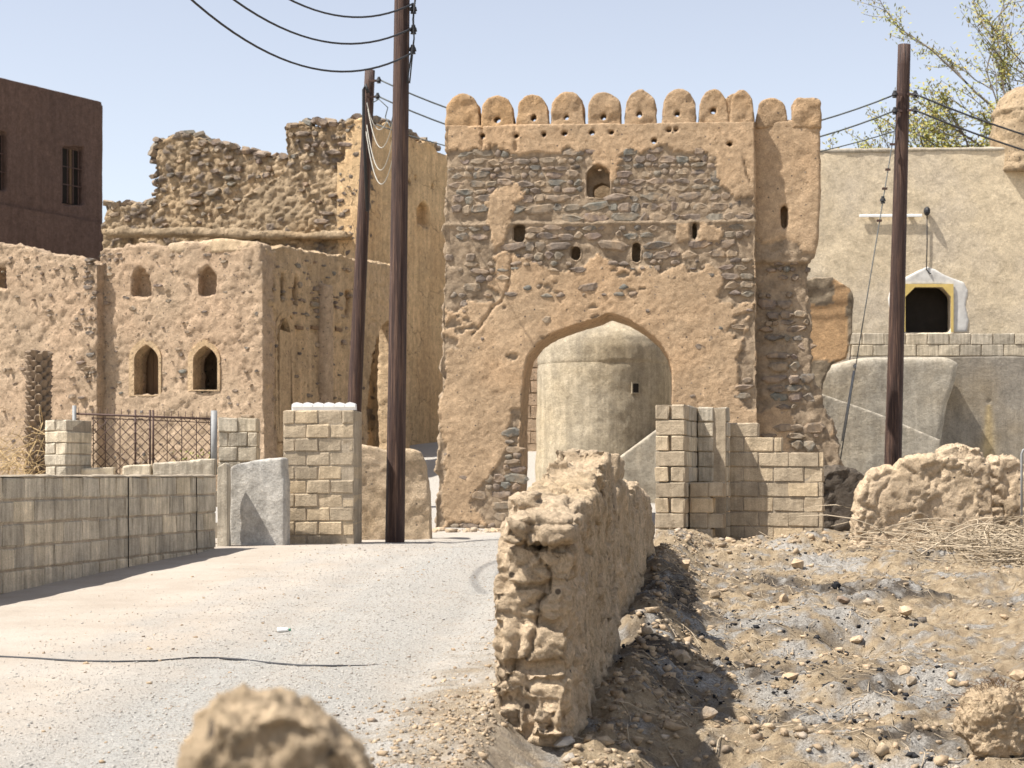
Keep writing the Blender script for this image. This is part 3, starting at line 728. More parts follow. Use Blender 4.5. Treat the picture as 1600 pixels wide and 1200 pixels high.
earth('gable_wall', bm, 0.05, rough_wall(0.03, 0.03, 0.016, 6, 0.045, 330), M_houseside, house).rotation_euler = (0, 0, HS.a-HF.a)
sd_ = bpy.data.objects[[o.name for o in house.children if o.name.startswith('gable_wall')][0]]
def dens_s(u, v):
    if u < 414 or u > 570 or v < 400 or v > 735 or 430 < u < 457 and v > 480: return 0
    return 0.22 if v < 520 else 0.13
lay_stones(HS, sd_, (HS.at(414, 600)[0], HS.at(570, 600)[0], HS.at(500, 735)[1], HS.at(414, 395)[1]), dens_s, 90, hr=(0.07, 0.16), seed=41, proud=0.075, depth=0.14)
prismobj('door_surround', [HS.L(archpts(429, 458, 484, 510, 690, 5)), HS.L(archpts(435, 452, 497, 520, 690, 5))], -0.03, 0.2, M_houseside, house).rotation_euler = (0, 0, HS.a-HF.a)
bm = bmesh.new(); d2 = HF.at(410, 700)[0]; wL = HF.at(150, 600)[0]
bm_box(bm, wL, 0.2, 2.4, 2.8, -0.6, 4.3); bm_box(bm, wL, wL+0.4, 0.2, 2.8, -0.6, 4.6); bm_box(bm, wL, -0.05, 0.2, 2.6, 4.35, 4.62)
earth('inner_walls', bm, 0.07, lambda co, nr, c: 0.03*fbm(co, 2, 3, 350), M_house, house)
# crumbling roof edge
bm = bmesh.new(); zt = HF.at(300, 383)[1]
bm_prism(bm, [HF.L([(255, 396), (262, 382), (300, 376), (350, 373), (402, 378), (413, 392)])], -0.02, 0.6, MP)
earth('eroded_parapet', bm, 0.05, lambda co, nr, c: 0.06*fbm(co, 2, 4, 360)+0.03*fbm(co, 8, 3, 361), M_adobe, house)
# rafters poking out of the side
for k, (u, v) in enumerate(((466, 512), (490, 512), (508, 512), (527, 515), (562, 518))):
    a, z = HS.at(u, v); boxobj('beam_end', a-0.14, a+0.14, -0.05, 0.2, z-0.035, z+0.035, M_wood, house).rotation_euler = (0, 0, HS.a-HF.a)

# left wing, slightly forward, crumbling top
WF = Frame(140, 37.2, -21.5, 0.9)
wing = WF.empty('ruined_wing_wall', 'crumbling mud wall with bright eroded top beneath the brown building', 'wall')
bm = bmesh.new()
wo = [(-60, 800), (-60, 395), (-20, 388), (10, 384), (35, 382), (60, 392), (95, 397), (125, 400), (140, 408), (152, 412), (152, 800)]
bm_prism(bm, [WF.L(wo), WF.L(rect(-14, 416, 9, 455)), WF.L(ell(113, 496, 4, 4))], 0, 0.5, MP)
earth('wall', bm, 0.045, rough_wall(0.05, 0.04, 0.018, 5, 0.05, 400), M_house, wing)
def dens_w(u, v):
    if u < -5 or u > 160 or v < 402 or v > 735: return 0
    if u > 134: return 0.75 if v < 600 else 0.4
    return 0.22 if v < 440 or u > 110 else 0.08
lay_stones(WF, wing, (WF.at(0, 500)[0], WF.at(151, 500)[0], WF.at(70, 735)[1], WF.at(70, 402)[1]), dens_w, 110, hr=(0.06, 0.14), seed=14, proud=0.07, depth=0.15)

# ------------------------------------------------------------------ tall ruined tower house behind
TF = Frame(566, 42.0, -21.5, 1.5)
ruin = TF.empty('ruined_tower_house', 'tall ruined stone and mud tower house with jagged broken top', 'ruin')
bm = bmesh.new()
f1o = [(442, 560), (444, 380), (446, 280), (444, 235), (443, 200), (452, 194), (475, 190), (500, 194), (520, 192), (540, 193), (552, 188), (568, 184), (570, 700), (442, 700)]
bm_prism(bm, [TF.L(f1o)], 0, 0.6, MP)
lo = [(150, 700), (160, 345), (163, 318), (175, 316), (190, 320), (215, 318), (238, 318), (243, 300), (245, 262), (244, 222), (262, 212), (290, 204), (318, 214), (335, 222), (360, 226), (400, 236), (430, 243), (450, 250), (450, 700)]
bm_prism(bm, [TF.L(lo, 0.4)], 0.4, 1.0, MP)
bm_prism(bm, [TF.L([(330, 380), (345, 330), (365, 318), (385, 300), (410, 284), (440, 268), (450, 265), (450, 380)], 0.0)], 0.0, 0.5, MP)   # rubble slope
def ruin_mask(co, nr):
    f1, f2, idd = worley(co, (4.2, 4.2, 6.0), 7)
    return ((idd > 0.55) & (f2-f1 > 0.12) & (fbm(co, 0.8, 3, 8) > -0.2)).astype(float)
def ruin_disp(co, nr, core):
    f1, f2, _ = worley(co, (4.2, 4.2, 6.0), 7)
    d = 0.10*fbm(co, 0.9, 4, 501)+0.05*fbm(co, 3.5, 5, 502, 0.65)+0.05*np.clip((f2-f1)/0.3, 0, 1)-0.03+0.03*core+0.045*fbm(co, 10, 4, 503, 0.7)
    d = d+np.clip(nr[:, 2], 0, 1)*0.16*fbm(co, 2.6, 4, 505)
    return d-0.05
earth('rubble_wall', bm, 0.045, ruin_disp, M_ruin, ruin, mask=ruin_mask)
# roof ledge band
bm = bmesh.new()
bm_prism(bm, [TF.L([(160, 368), (160, 358), (250, 356), (350, 357), (420, 362), (540, 364), (545, 372), (420, 372), (300, 368)], -0.25)], -0.3, 0.3, MP)
earth('ledge', bm, 0.045, rough_wall(0.03, 0.03, 0.02, 5, 0.06, 520), M_ruin, ruin)
# rubble stones along the broken tops
tops = [(163, 318), (238, 318), (244, 222), (290, 204), (335, 222), (450, 250)], [(444, 198), (475, 190), (520, 192), (568, 184)]
r_ = random.Random(5)
for j, tp in enumerate(tops):
    for k in range(len(tp)-1):
        (u0, v0), (u1, v1) = tp[k], tp[k+1]; n = max(2, int(math.hypot(u1-u0, v1-v0)/6.5))
        for i in range(n):
            t = (i+r_.random()*0.6)/n; off = 0.5 if j == 0 else 0.1
            a, z = TF.at(u0+(u1-u0)*t, v0+(v1-v0)*t, off); s = r_.uniform(0.07, 0.17)
            o = bpy.data.objects.new('rubble_stone', random.choice(RKS) if False else FS[r_.randrange(14)]); COL.objects.link(o); o.parent = ruin
            o.location = (a, off+r_.uniform(-0.1, 0.25), z+r_.uniform(-0.05, 0.03)); o.rotation_euler = (r_.uniform(-.4, .4), r_.uniform(-.4, .4), r_.uniform(-3, 3)); o.scale = (s*1.9, s*2, s*1.3)
def dens_r(u, v):
    if inpoly(np.array([u]), np.array([v+6]), f1o)[0] and v < 352: return 0.42 if v < 260 else 0.25
    if inpoly(np.array([u]), np.array([v+6]), lo)[0] and v < 352: return 0
    return 0
lay_stones(TF, ruin, (TF.at(446, 300)[0], TF.at(564, 300)[0], TF.at(500, 352)[1], TF.at(500, 190)[1]), dens_r, 90, hr=(0.11, 0.2), seed=15, proud=0.07, depth=0.16)
def dens_r2(u, v):
    if inpoly(np.array([u]), np.array([v-5]), lo)[0] and 160 < u < 442 and v < 352: return 0.32
    return 0
lay_stones(TF, ruin, (TF.at(160, 300, .4)[0], TF.at(442, 300, .4)[0], TF.at(300, 352, .4)[1], TF.at(300, 205, .4)[1]), dens_r2, 110, hr=(0.11, 0.2), seed=16, proud=0.06, depth=0.16, off=0.4)
# right plaster face
TS = Frame(566, 42.0, 66.0, 1.5)
bm = bmesh.new()
to = [(566, 800), (566, 186), (590, 190), (630, 205), (660, 222), (690, 236), (712, 246), (722, 252), (722, 800)]
nc = [archpts(652, 670, 315, 330, 355, 3), ]
bm_prism(bm, [TS.L(to)]+[TS.L(q) for q in nc]+[TS.L(ell(u, v, 2, 6, 6)) for u, v in ((590, 330), (602, 322), (640, 285), (650, 278), (668, 280), (676, 292))], 0.0, 0.45, MP)
bm_prism(bm, [TS.L([(566, 800), (566, 250), (722, 280), (722, 800)])], 0.3, 0.7, MP)
o = earth('plastered_wall', bm, 0.055, lambda co, nr, c: 0.03*fbm(co, 0.8, 3, 540)+0.012*fbm(co, 4, 4, 541)+np.clip(nr[:, 2], 0, 1)*0.22*fbm(co, 2.4, 4, 542), M_tall, ruin)
o.rotation_euler = (0, 0, TS.a-TF.a)
bm = bmesh.new(); bm_prism(bm, [TF.L([(200, 420), (200, 330), (560, 330), (560, 420)], 2.4)], 2.4, 2.8, MP)
earth('rubble_wall', bm, 0.1, lambda co, nr, c: 0.03*fbm(co, 2, 3, 550), M_ruin, ruin)
for i in range(16):
    t = i/16; u = 572+t*118; v = np.interp(u, [566, 590, 630, 660, 690], [184, 188, 203, 220, 234]); a, z = TS.at(u, v, 0.1); s = r_.uniform(0.08, 0.16)
    o = bpy.data.objects.new('rubble_stone', FS[r_.randrange(14)]); COL.objects.link(o); o.parent = ruin
    q = Vector((a, 0.15, z)); q.rotate(Matrix.Rotation(TS.a-TF.a, 3, 'Z')); o.location = q; o.rotation_euler = (0, r_.uniform(-.3, .3), r_.uniform(-3, 3)); o.scale = (s*1.9, s*2, s*1.4)

# ------------------------------------------------------------------ brown building far left
BF = Frame(0, 46.9, math.degrees(math.atan2(3.1, 2.0)), 1.8)
brown = BF.empty('brown_building', 'plain dark brown painted building with barred windows at upper left', 'building')
a1, zt1 = BF.at(160, 158)
zt0 = BF.at(0, 120)[1]; ws = [rect(97, 229, 131, 320), rect(-22, 205, 11, 297)]
bo = [BF.at(-90, 700), BF.at(-90, 103), (BF.at(0, 120)), BF.at(158, 158), BF.at(160, 165), BF.at(160, 700)]
bo[0] = (bo[1][0], -0.5); bo[-1] = (bo[-2][0], -0.5)
bm = bmesh.new(); bm_prism(bm, [bo]+[BF.L(q) for q in ws], 0, 0.3, MP)
earth('wall', bm, 0.05, lambda co, nr, c: 0.012*fbm(co, 0.8, 3, 600)+0.006*fbm(co, 4, 3, 601), M_brown, brown)
bm = bmesh.new(); bo2 = [(bo[1][0], -0.5), (bo[1][0], BF.at(-90, 303)[1]), BF.at(0, 320), BF.at(161, 350), (bo[-2][0]+0.03, -0.5)]
bm_prism(bm, [bo2], -0.07, 0.12, MP); bmesh.ops.recalc_face_normals(bm, faces=bm.faces); me = bpy.data.meshes.new('plinth'); bm.to_mesh(me); bm.free(); link('plinth', me, M_brown, brown)
boxobj('return_wall', bo[-2][0]-0.3, bo[-2][0]-0.002, 0.3, 7, -0.5, bo[3][1]-0.05, M_brown, brown)
boxobj('roof', bo[1][0], bo[-2][0]-0.3, 0.3, 7, bo[3][1]-0.7, bo[3][1]-0.5, M_brown, brown)
for q in ws:
    (s0, z1), (s1, _), (_, z0), _ = BF.at(*q[0]), BF.at(*q[1]), BF.at(*q[2]), 0
    wn = boxobj('window', s0-0.01, s1+0.01, 0.2, 0.24, z0-0.01, z1+0.01, M_dark, brown)
    for k in range(4): x = s0+(s1-s0)*(k+0.5)/4; boxobj('bar', x-0.012, x+0.012, 0.10, 0.124, z0, z1, M_iron, wn)
    boxobj('frame', s0+0.52*(s1-s0), s0+0.62*(s1-s0), 0.15, 0.2, z0, z1, M_wood, wn)
    for k in (0.33, 0.66): boxobj('bar', s0, s1, 0.085, 0.1, z0+k*(z1-z0)-0.012, z0+k*(z1-z0)+0.012, M_iron, wn)

# ------------------------------------------------------------------ cream house on the right
CF = Frame(1283, 39.0, -2.0, 0.8)
cream = CF.empty('plastered_house', 'plain cream plastered house with arched window behind right pole', 'house')
bm = bmesh.new()
wopen = [(1412, 519), (1412, 462), (1428, 447), (1473, 447), (1487, 462), (1487, 519)]
bm_prism(bm, [CF.L([(1230, 760), (1230, 237), (1400, 234), (1560, 232), (1640, 232), (1640, 760)]), CF.L(wopen)], 0, 0.45, MP)
earth('wall', bm, 0.06, lambda co, nr, c: 0.02*fbm(co, 0.7, 3, 700)+0.01*fbm(co, 3, 4, 701), M_cream, cream)
bm = bmesh.new(); bm_prism(bm, [CF.L([(1388, 519), (1391, 490), (1387, 468), (1392, 449), (1415, 433), (1448, 416), (1462, 421), (1480, 430), (1506, 441), (1513, 455), (1509, 478), (1514, 500), (1511, 519), (1488, 519), (1488, 461), (1474, 446), (1427, 446), (1411, 461), (1411, 519)])], -0.022, 0.2, MP)
wn = earth('window_surround', bm, 0.03, lambda co, nr, c: 0.007*fbm(co, 4, 4, 706), M_whitewash, cream)
prismobj('window_frame', [CF.L([(1407, 519), (1407, 444), (1489, 444), (1489, 519), (1485, 519), (1485, 464), (1472, 449), (1429, 449), (1414, 464), (1414, 519)])], -0.06, -0.036, M_yellow, wn)
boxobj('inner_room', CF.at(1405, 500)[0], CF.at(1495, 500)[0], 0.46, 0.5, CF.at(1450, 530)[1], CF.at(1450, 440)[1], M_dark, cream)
rl = boxobj('return_wall', CF.at(1230, 400)[0], CF.at(1230, 400)[0]+0.4, 0.46, 7, 0, CF.at(1283, 240)[1], M_cream, cream)
pr = bmesh.new(); bm_prism(pr, [CF.L([(1228, 240), (1228, 233.5), (1400, 231), (1640, 228.5), (1640, 236)])], -0.03, 0.5, MP); earth('parapet_edge', pr, 0.04, lambda co, nr, c: 0.02*fbm(co, 3, 3, 705), M_greywall, cream)
# light tube, lamp, conduit
tl = empty('tube_light', CF.o+Vector((0, 0, 0)), CF.a, 'white tube light with round lamp and cable on cream wall', 'light')
a, z = CF.at(1342, 338); b, _ = CF.at(1440, 338)
boxobj('tube', a, b, -0.09, -0.05, z-0.03, z+0.03, M_white, tl, 0.008); boxobj('bracket', a+0.2, a+0.3, -0.05, -0.01, z-0.02, z+0.02, M_zinc, tl); boxobj('bracket', b-0.3, b-0.2, -0.05, -0.01, z-0.02, z+0.02, M_zinc, tl)
c, zc = CF.at(1447, 331)
bm = bmesh.new(); bmesh.ops.create_uvsphere(bm, u_segments=10, v_segments=7, radius=0.09); bmesh.ops.scale(bm, vec=(0.8, 1, 1.1), verts=bm.verts); bmesh.ops.translate(bm, vec=(c, -0.1, zc), verts=bm.verts)
me = bpy.data.meshes.new('lamp'); bm.to_mesh(me); bm.free(); link('lamp', me, M_cable, tl)
z2 = CF.at(1448, 425)[1]
tube('conduit', [(c+0.01, -0.05, zc), (c+0.015, -0.04, (zc+z2)/2), (c, -0.04, z2+0.05), (c+0.06, -0.05, z2-0.03), (c+0.1, -0.03, z2-0.04)], 0.012, M_cable, tl)

# round turret on the cream house
def lathe(name, prof, n, disp, mat, parent=None, loc=(0, 0, 0), mask=None):
    pr = []
    for k in range(len(prof)-1):
        (r0, z0), (r1, z1) = prof[k], prof[k+1]; m = max(1, int(math.hypot(r1-r0, z1-z0)/(2*math.pi*max(p[0] for p in prof)/n)))
        pr += [(r0+(r1-r0)*i/m, z0+(z1-z0)*i/m) for i in range(m)]
    pr.append(prof[-1]); pr = np.array(pr); th = np.arange(n)*2*math.pi/n
    co = np.stack([np.outer(pr[:, 0], np.cos(th)), np.outer(pr[:, 0], np.sin(th)), np.repeat(pr[:, 1:2], n, 1)], 2).reshape(-1, 3)
    k = np.arange(len(pr)-1)[:, None]*n; j = np.arange(n)[None, :]; j2 = (j+1) % n
    fc = np.stack([(k+j).ravel(), (k+j2).ravel(), (k+n+j2).ravel(), (k+n+j).ravel()], 1)
    nr = np.stack([np.tile(np.cos(th), len(pr)), np.tile(np.sin(th), len(pr)), np.zeros(len(co))], 1)
    d = disp(co, nr); co = co+nr*d[:, None]*np.clip(np.hypot(co[:, 0], co[:, 1])*3, 0, 1)[:, None]
    o = link(name, arr_mesh(name, co, fc, True), mat, parent)
    if parent is None: o.location = loc
    else: o.location = loc
    return o
tp = P(1618, 275, 39.35)
tur = empty('roof_turret', tp, 0, 'rough round mud turret standing on the cream house parapet', 'turret')
def tdisp(co, nr):
    f1, f2, _ = worley(co, (3.5, 3.5, 7), 71); return 0.06*fbm(co, 1.5, 4, 720)+0.12*(0.5-f1)+0.05*fbm(co, 6, 4, 723)+0.02*fbm(co, 9, 3, 721)
lathe('turret_drum', [(0.05, 0.0), (0.99, 0.0), (0.97, 0.6), (0.93, 1.25), (0.9, 1.3), (0.93, 1.36), (0.9, 1.42), (0.78, 1.7), (0.5, 1.9), (0.05, 1.95)], 64, tdisp, M_ruin, tur)
bm = bmesh.new(); bm_prism(bm, [[(-1.42, -0.05), (-1.0, 0.28), (-0.7, 0.55), (1.2, 0.6), (1.2, -0.08), (0, -0.06)]], -0.44, 0.5, MP)
earth('apron', bm, 0.05, lambda co, nr, c: 0.04*fbm(co, 2, 4, 722), M_adobe, tur)

# low block parapet, grey cement wall, rounded cement bulge, hump-backed wall
VF = Frame(1335, 37.0, 0.0, 0.6)
par = VF.empty('grey_cement_wall', 'grey cement wall with concrete block parapet below cream house', 'wall')
bm = bmesh.new(); bm_prism(bm, [VF.L([(1330, 800), (1330, 556), (1640, 556), (1640, 800)]), VF.L(ell(1546, 627, 5, 5))], 0, 0.4, MP)
def stain(co, nr):
    px = np.stack(VF.pix(co[:, 0], co[:, 2]), 1); return np.clip(np.exp(-((px[:, 0]-1545)/np.interp(px[:, 1], [630, 700], [4, 10]))**2)*1.1, 0, 1)*((px[:, 1] > 632) & (px[:, 1] < 760))
M_gw2 = mat_earth('grey_cement_stained', (0.30, 0.265, 0.215), core=(0.44, 0.34, 0.19), var=0.3, pits=0, mid=0.01, fine=0.004, streak=0.35, tint=(0.31, 0.25, 0.17))
earth('wall', bm, 0.05, lambda co, nr, c: 0.015*fbm(co, 1, 3, 740)+0.006*fbm(co, 4, 3, 741), M_gw2, par, mask=stain)
def block_mesh(w_, d_, h_, seed, bev=0.010):
    r = random.Random(seed); bm = bmesh.new(); vs = bm_box(bm, 0, w_, 0, d_, 0, h_)
    bmesh.ops.recalc_face_normals(bm, faces=bm.faces)
    bmesh.ops.bevel(bm, geom=list(bm.edges), offset=bev, segments=1, affect='EDGES')
    for v in bm.verts: v.co += Vector((r.uniform(-1, 1), r.uniform(-1, 1), r.uniform(-1, 1)))*bev*0.7
    me = bpy.data.meshes.new('block'); bm.to_mesh(me); bm.free()
    return me
_bc = {}
def block(parent, x, y, z, w_, d_, h_, mat, rot=0.0, name='block', jig=0.005):
    k = (round(w_, 2), round(d_, 2), round(h_, 2), mat.name, random.randrange(5))
    if k not in _bc:
        me = block_mesh(w_, d_, h_, len(_bc), min(0.011, w_*0.08)); me.materials.append(mat); _bc[k] = me
    o = bpy.data.objects.new(name, _bc[k]); COL.objects.link(o); o.parent = parent
    o.location = (x+random.uniform(-jig, jig), y+random.uniform(-jig, jig), z+random.uniform(-.3, .3)*jig); o.rotation_euler = (0, random.uniform(-.008, .008), rot+random.uniform(-.01, .01))
    return o
zb = VF.at(1335, 556)[1]
boxobj('mortar', -0.05, 3.95, 0.03, 0.37, zb-0.01, zb+0.46, M_mortar, par)
for c in range(2):
    for k in range(9):
        x = -0.06+k*0.45-(0.22 if c else 0)
        block(par, x, 0.0, zb+0.005+c*0.235, 0.435, 0.2, 0.222, M_block)
bulge = VF.empty('cement_bulge', 'rounded grey cement bulge of a plastered cistern beside the dark pole', 'cistern')
bm = bmesh.new()
bm_prism(bm, [VF.L([(1262, 800), (1262, 590), (1290, 572), (1345, 558), (1480, 556), (1500, 566), (1497, 590), (1480, 640), (1470, 700), (1466, 800)], -1.0)], -1.0, -0.02, MP)
earth('shell', bm, 0.06, lambda co, nr, c: 0.04*fbm(co, 0.8, 3, 750)+0.012*fbm(co, 4, 3, 751), M_greywall, bulge, smooth=14)
SF = Frame(1283, 34.6, 0.0, 0.4)
hump = SF.empty('sloping_cement_wall', 'low cement wall with sloping pale top edge behind the gateway', 'wall')
bm = bmesh.new()
bm_prism(bm, [SF.L([(915, 800), (915, 752), (940, 735), (1025, 672), (1100, 630), (1180, 596), (1240, 602), (1283, 614), (1380, 649), (1470, 687), (1472, 720), (1473, 800)])], 0, 0.24, MP)
earth('wall', bm, 0.045, lambda co, nr, c: 0.015*fbm(co, 1, 3, 760)+0.006*fbm(co, 5, 3, 761), M_greywall, hump)
# orange plaster stub beside the gateway tower
OF = Frame(1270, 33.2, -4, 0.4)
stub = OF.empty('orange_plaster_stub', 'broken orange plastered wall stub right of the gateway tower', 'wall')
bm = bmesh.new(); bm_prism(bm, [OF.L([(1255, 800), (1255, 440), (1275, 432), (1300, 432), (1318, 444), (1331, 452), (1334, 470), (1331, 530), (1322, 560), (1300, 568), (1285, 600), (1282, 800)])], 0, 0.45, MP)
def stub_mask(co, nr):
    px = np.stack(OF.pix(co[:, 0], co[:, 2]), 1); u = px[:, 0]+6*fbm(co, 4, 3, 1); v = px[:, 1]+6*fbm(co, 4, 3, 2)
    return ((v < 475) & (u < 1303) | (u > 1324) | (v > 562)).astype(float)
earth('wall', bm, 0.04, lambda co, nr, c: 0.02*fbm(co, 2, 3, 770)+0.03*c*fbm(co, 6, 3, 771), M_orange, stub, mask=stub_mask)

# domed cistern seen through the arch
kx = P(943, 600, 36.3); kg = 0.66
tank = empty('domed_cistern', (kx.x, kx.y, kg), 0, 'round cement cistern with shallow conical dome seen through the arch', 'cistern')
def kd(co, nr): return 0.03*fbm(co, 0.9, 3, 780)+0.012*fbm(co, 3.5, 4, 781)
def kd(co, nr): return 0.05*fbm(co, 0.8, 3, 780)+0.02*fbm(co, 2.8, 4, 781, 0.6)+0.006*fbm(co, 9, 3, 782)
lathe('drum', [(1.36, -0.3), (1.37, 0.6), (1.36, 1.8), (1.365, 2.55), (1.355, 2.66)], 160, kd, M_tank, tank)
lathe('dome', [(1.355, 2.66), (1.37, 2.70), (1.36, 3.0), (1.31, 3.18), (1.2, 3.31), (0.95, 3.45), (0.72, 3.55), (0.4, 3.65), (0.15, 3.71)], 160, kd, M_tank, tank)
lathe('finial', [(0.02, 3.64), (0.15, 3.64), (0.14, 3.74), (0.10, 3.77), (0.06, 3.81), (0.02, 3.86)], 20, lambda co, nr: 0*co[:, 0], M_cream, tank)
q = P(986, 611, 36.3); dxx = q.x-kx.x; dyy = -math.sqrt(max(0, 1.35**2-dxx**2))
op = boxobj('drain_opening', -0.065, 0.065, -0.02, 0.06, -0.09, 0.09, M_dark, tank); op.location = (dxx, dyy, q.z-kg); op.rotation_euler = (0, 0, math.atan2(dyy, dxx)+math.pi/2)
for x0, x1, z0, z1 in ((-0.085, 0.085, 0.09, 0.11), (-0.085, 0.085, -0.11, -0.09), (-0.085, -0.065, -0.09, 0.09), (0.065, 0.085, -0.09, 0.09)):
    boxobj('rim', x0, x1, -0.03, 0.05, z0, z1, M_tank, op)
# earth-block wall far behind the arch
RF = Frame(810, 43.0, 0, 1.3)
rw = RF.empty('courtyard_wall', 'shaded mud block wall glimpsed behind the cistern through the arch', 'wall')
boxobj('core', -0.55, 5.4, 0.05, 0.5, -0.6, 3.1, M_ruin, rw)
for c in range(11):
    for k in range(10):
        x = -0.6+k*0.6-(0.3 if c % 2 else 0)
        block(rw, x, 0.0, -0.35+c*0.305, 0.585, 0.24, 0.29, M_house, name='mud_block')
boxobj('lintel', -0.6, 5.4, -0.05, 0.5, 3.1, 3.22, M_wood, rw, 0.01)

# ------------------------------------------------------------------ left concrete block wall
A = P(0, HY, 15.5); B = P(338, HY, 20.7)
ang = math.atan2(B.y-A.y, B.x-A.x); L = (B-A).length
bw = empty('concrete_block_wall', (A.x, A.y, 0.05), ang, 'long low grey concrete block wall along the left of the road', 'wall')
boxobj('mortar', -2.0, L-0.03, 0.012, 0.13, -0.25, 1.028, M_mortar, bw)
zz = 1.04; c = 0
while zz > -0.2:
    x = L-0.005; first = True
    while x > -2.0:
        wd = 0.39 if not (first and c % 2) else 0.19
        first = False
        block(bw, x-wd, 0.0, zz-0.2, wd, 0.145, 0.192, M_block, jig=0.004); x -= wd+0.013
    zz -= 0.206; c += 1
cp = bmesh.new(); bm_box(cp, -2.0, L, 0.0, 0.146, 1.035, 1.055); earth('mortar_cap', cp, 0.02, lambda co, nr, c: 0.012*fbm(co, 5, 3, 800)+0.006, M_mortar, bw)
# vertical movement joints: dark strips on the block face paint the gaps' shade
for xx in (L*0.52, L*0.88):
    boxobj('joint_shade', xx, xx+0.012, -0.006, 0.0, 0.1, 1.03, M_dark, bw)

# low parapet blocks + iron fence behind it
FF = Frame(110, 22.4, 3.0, 0.3)
base = FF.empty('fence_base_wall', 'low block footing wall under the iron fence', 'wall')
ab = FF.at(335, 735)[0]; zt_ = FF.at(200, 742)[1]
for c in range(4):
    for k in range(6):
        if k*0.4-0.35-(0.2 if c % 2 else 0)+0.39 > ab+0.06: continue
        block(base, k*0.4-0.35-(0.2 if c % 2 else 0), 0.06, zt_-0.2*(c+1), 0.39, 0.15, 0.195, M_block)
s0, z0 = FF.at(190, 741); s1, z1 = FF.at(337, 722)
for i, (ua, ub, va, vb, vc) in enumerate(((190, 236, 728, 725, 744), (238, 336, 724, 716, 744), (124, 178, 731, 730, 744))):
    bm = bmesh.new(); bm_prism(bm, [FF.L([(ua, vc), (ua, va), (ub, vb), (ub, vc)], -0.1)], -0.1, 0.06, MP)
    earth('coping', bm, 0.025, lambda co, nr, c: 0.012*fbm(co, 5, 4, 810+i), M_block, base)
fence = FF.empty('iron_lattice_fence', 'rusty iron lattice fence panel with spiked top rail', 'fence')
def fb(name, ua, va, ub, vb, r, mat=M_iron, off=0.12, n=5):
    a, z = FF.at(ua, va); b, z2 = FF.at(ub, vb); return tube(name, [(a, off, z), (b, off, z2)], r, mat, fence, n)
fb('rail', 117, 646, 332, 654, 0.014); fb('rail', 140, 652.5, 332, 660, 0.006)
for u in (143, 162, 185, 209, 259, 282, 305, 327): fb('bar', u, 650, u, 742, 0.006)
for u in (209, 232, 237): fb('post', u, 640, u, 742, 0.014)
fb('end_post', 113, 633, 113, 742, 0.028, M_zinc); fb('end_post', 333, 641, 333, 742, 0.040, M_zinc, 0.1, 8)
for k in range(19):
    u = 120+k*11.2; fb('spike', u, 636+ (k*0.42), u, 648+k*0.42, 0.005, n=4)
for (ua, ub) in ((141, 231), (238, 329)):
    va, vb = 653, 742
    pitch = 15.5; k = -4
    for sgn in (1, -1):
        for k in range(-7, 8):
            # clip the diagonal to the panel rectangle
            pts = []
            for t in range(0, 201):
                u = ua+k*pitch+ (t/200)*(vb-va)*1.0 if sgn > 0 else ub-k*pitch-(t/200)*(vb-va)*1.0
                v = va+(t/200)*(vb-va)
                if ua <= u <= ub: pts.append((u, v))
            if len(pts) > 15:
                fb('lattice_strip', pts[0][0], pts[0][1], pts[-1][0], pts[-1][1], 0.0055, M_iron, 0.12+0.011*sgn, 4)
# stub pillar, right pillar, cement slab
def blockpillar(name, label, u0, u1, vt, vb, Y, deg, dep, zbase, nper, mat, courses, sidejit=0.01, cap=None):
    f = Frame(u0, Y, deg, zbase); p = f.empty(name, label, 'pillar')
    a0, zt = f.at(u0, vt); a1, _ = f.at(u1, vt); _, zb_ = f.at(u0, vb)
    W = a1-a0; ch = (zt-zb_)/courses
    mi_ = 0.003 if mat is M_blocktan else 0.012
    boxobj('mortar', a0+mi_, a1-mi_, mi_, dep-mi_, min(zb_, 0)-0.2, zt-0.01, M_mortar, p)
    for c in range(-2, courses):
        z = zb_+c*ch; bwid = W/nper; x = a0; first = True
        cuts = [a0]
        if c % 2: cuts += [a0+bwid/2]
        while cuts[-1]+bwid < a1-0.03: cuts.append(cuts[-1]+bwid)
        cuts.append(a1)
        for i in range(len(cuts)-1):
            d = dep if i in (0, len(cuts)-2) else 0.2
            block(p, cuts[i]+0.004, random.uniform(-sidejit, sidejit*0.3), z+0.004, cuts[i+1]-cuts[i]-0.008, d, ch-0.009, mat, jig=0.003)
    return f, p, zt, a0, a1
blockpillar('stub_pillar', 'short grey concrete block pillar at the left end of the fence', 70, 104, 656, 800, 22.2, -25, 0.5, 0.25, 1, M_block, 8)
blockpillar('grey_pillar', 'grey concrete block pillar right of the iron fence', 341, 402, 652, 860, 22.9, 3, 0.45, 0.2, 2, M_block, 9)
f_, big_p, zt, a0, a1 = blockpillar('dusty_block_pillar', 'broad dusty concrete block pillar beside the cement slab', 442, 553, 641, 858, 22.4, -3, 0.75, 0.18, 3, M_blocktan, 10, 0.016)
bm = bmesh.new(); bm_box(bm, a0+0.01, a1-0.01, 0.01, 0.7, zt-0.015, zt+0.012); earth('mortar_cap', bm, 0.025, lambda co, nr, c: 0.012*fbm(co, 5, 3, 830), M_mortar, big_p)
wc = empty('white_crenellation', f_.o, f_.a, 'row of small white painted merlons on top of the dusty pillar', 'parapet')
boxobj('base', a0+0.06, a1-0.02, 0.28, 0.40, zt+0.012, zt+0.06, M_white, wc)
xs_ = np.linspace(a0+0.06, a1-0.02, 7)
for k in range(6):
    x0, x1 = xs_[k]+0.004, xs_[k+1]-0.004; xm = (x0+x1)/2
    prismobj('merlon', [[(x0, zt+0.05), (x0, zt+0.085), (x0+0.02, zt+0.10), (xm, zt+0.112), (x1-0.02, zt+0.10), (x1, zt+0.085), (x1, zt+0.05)]], 0.27, 0.41, M_white, wc)
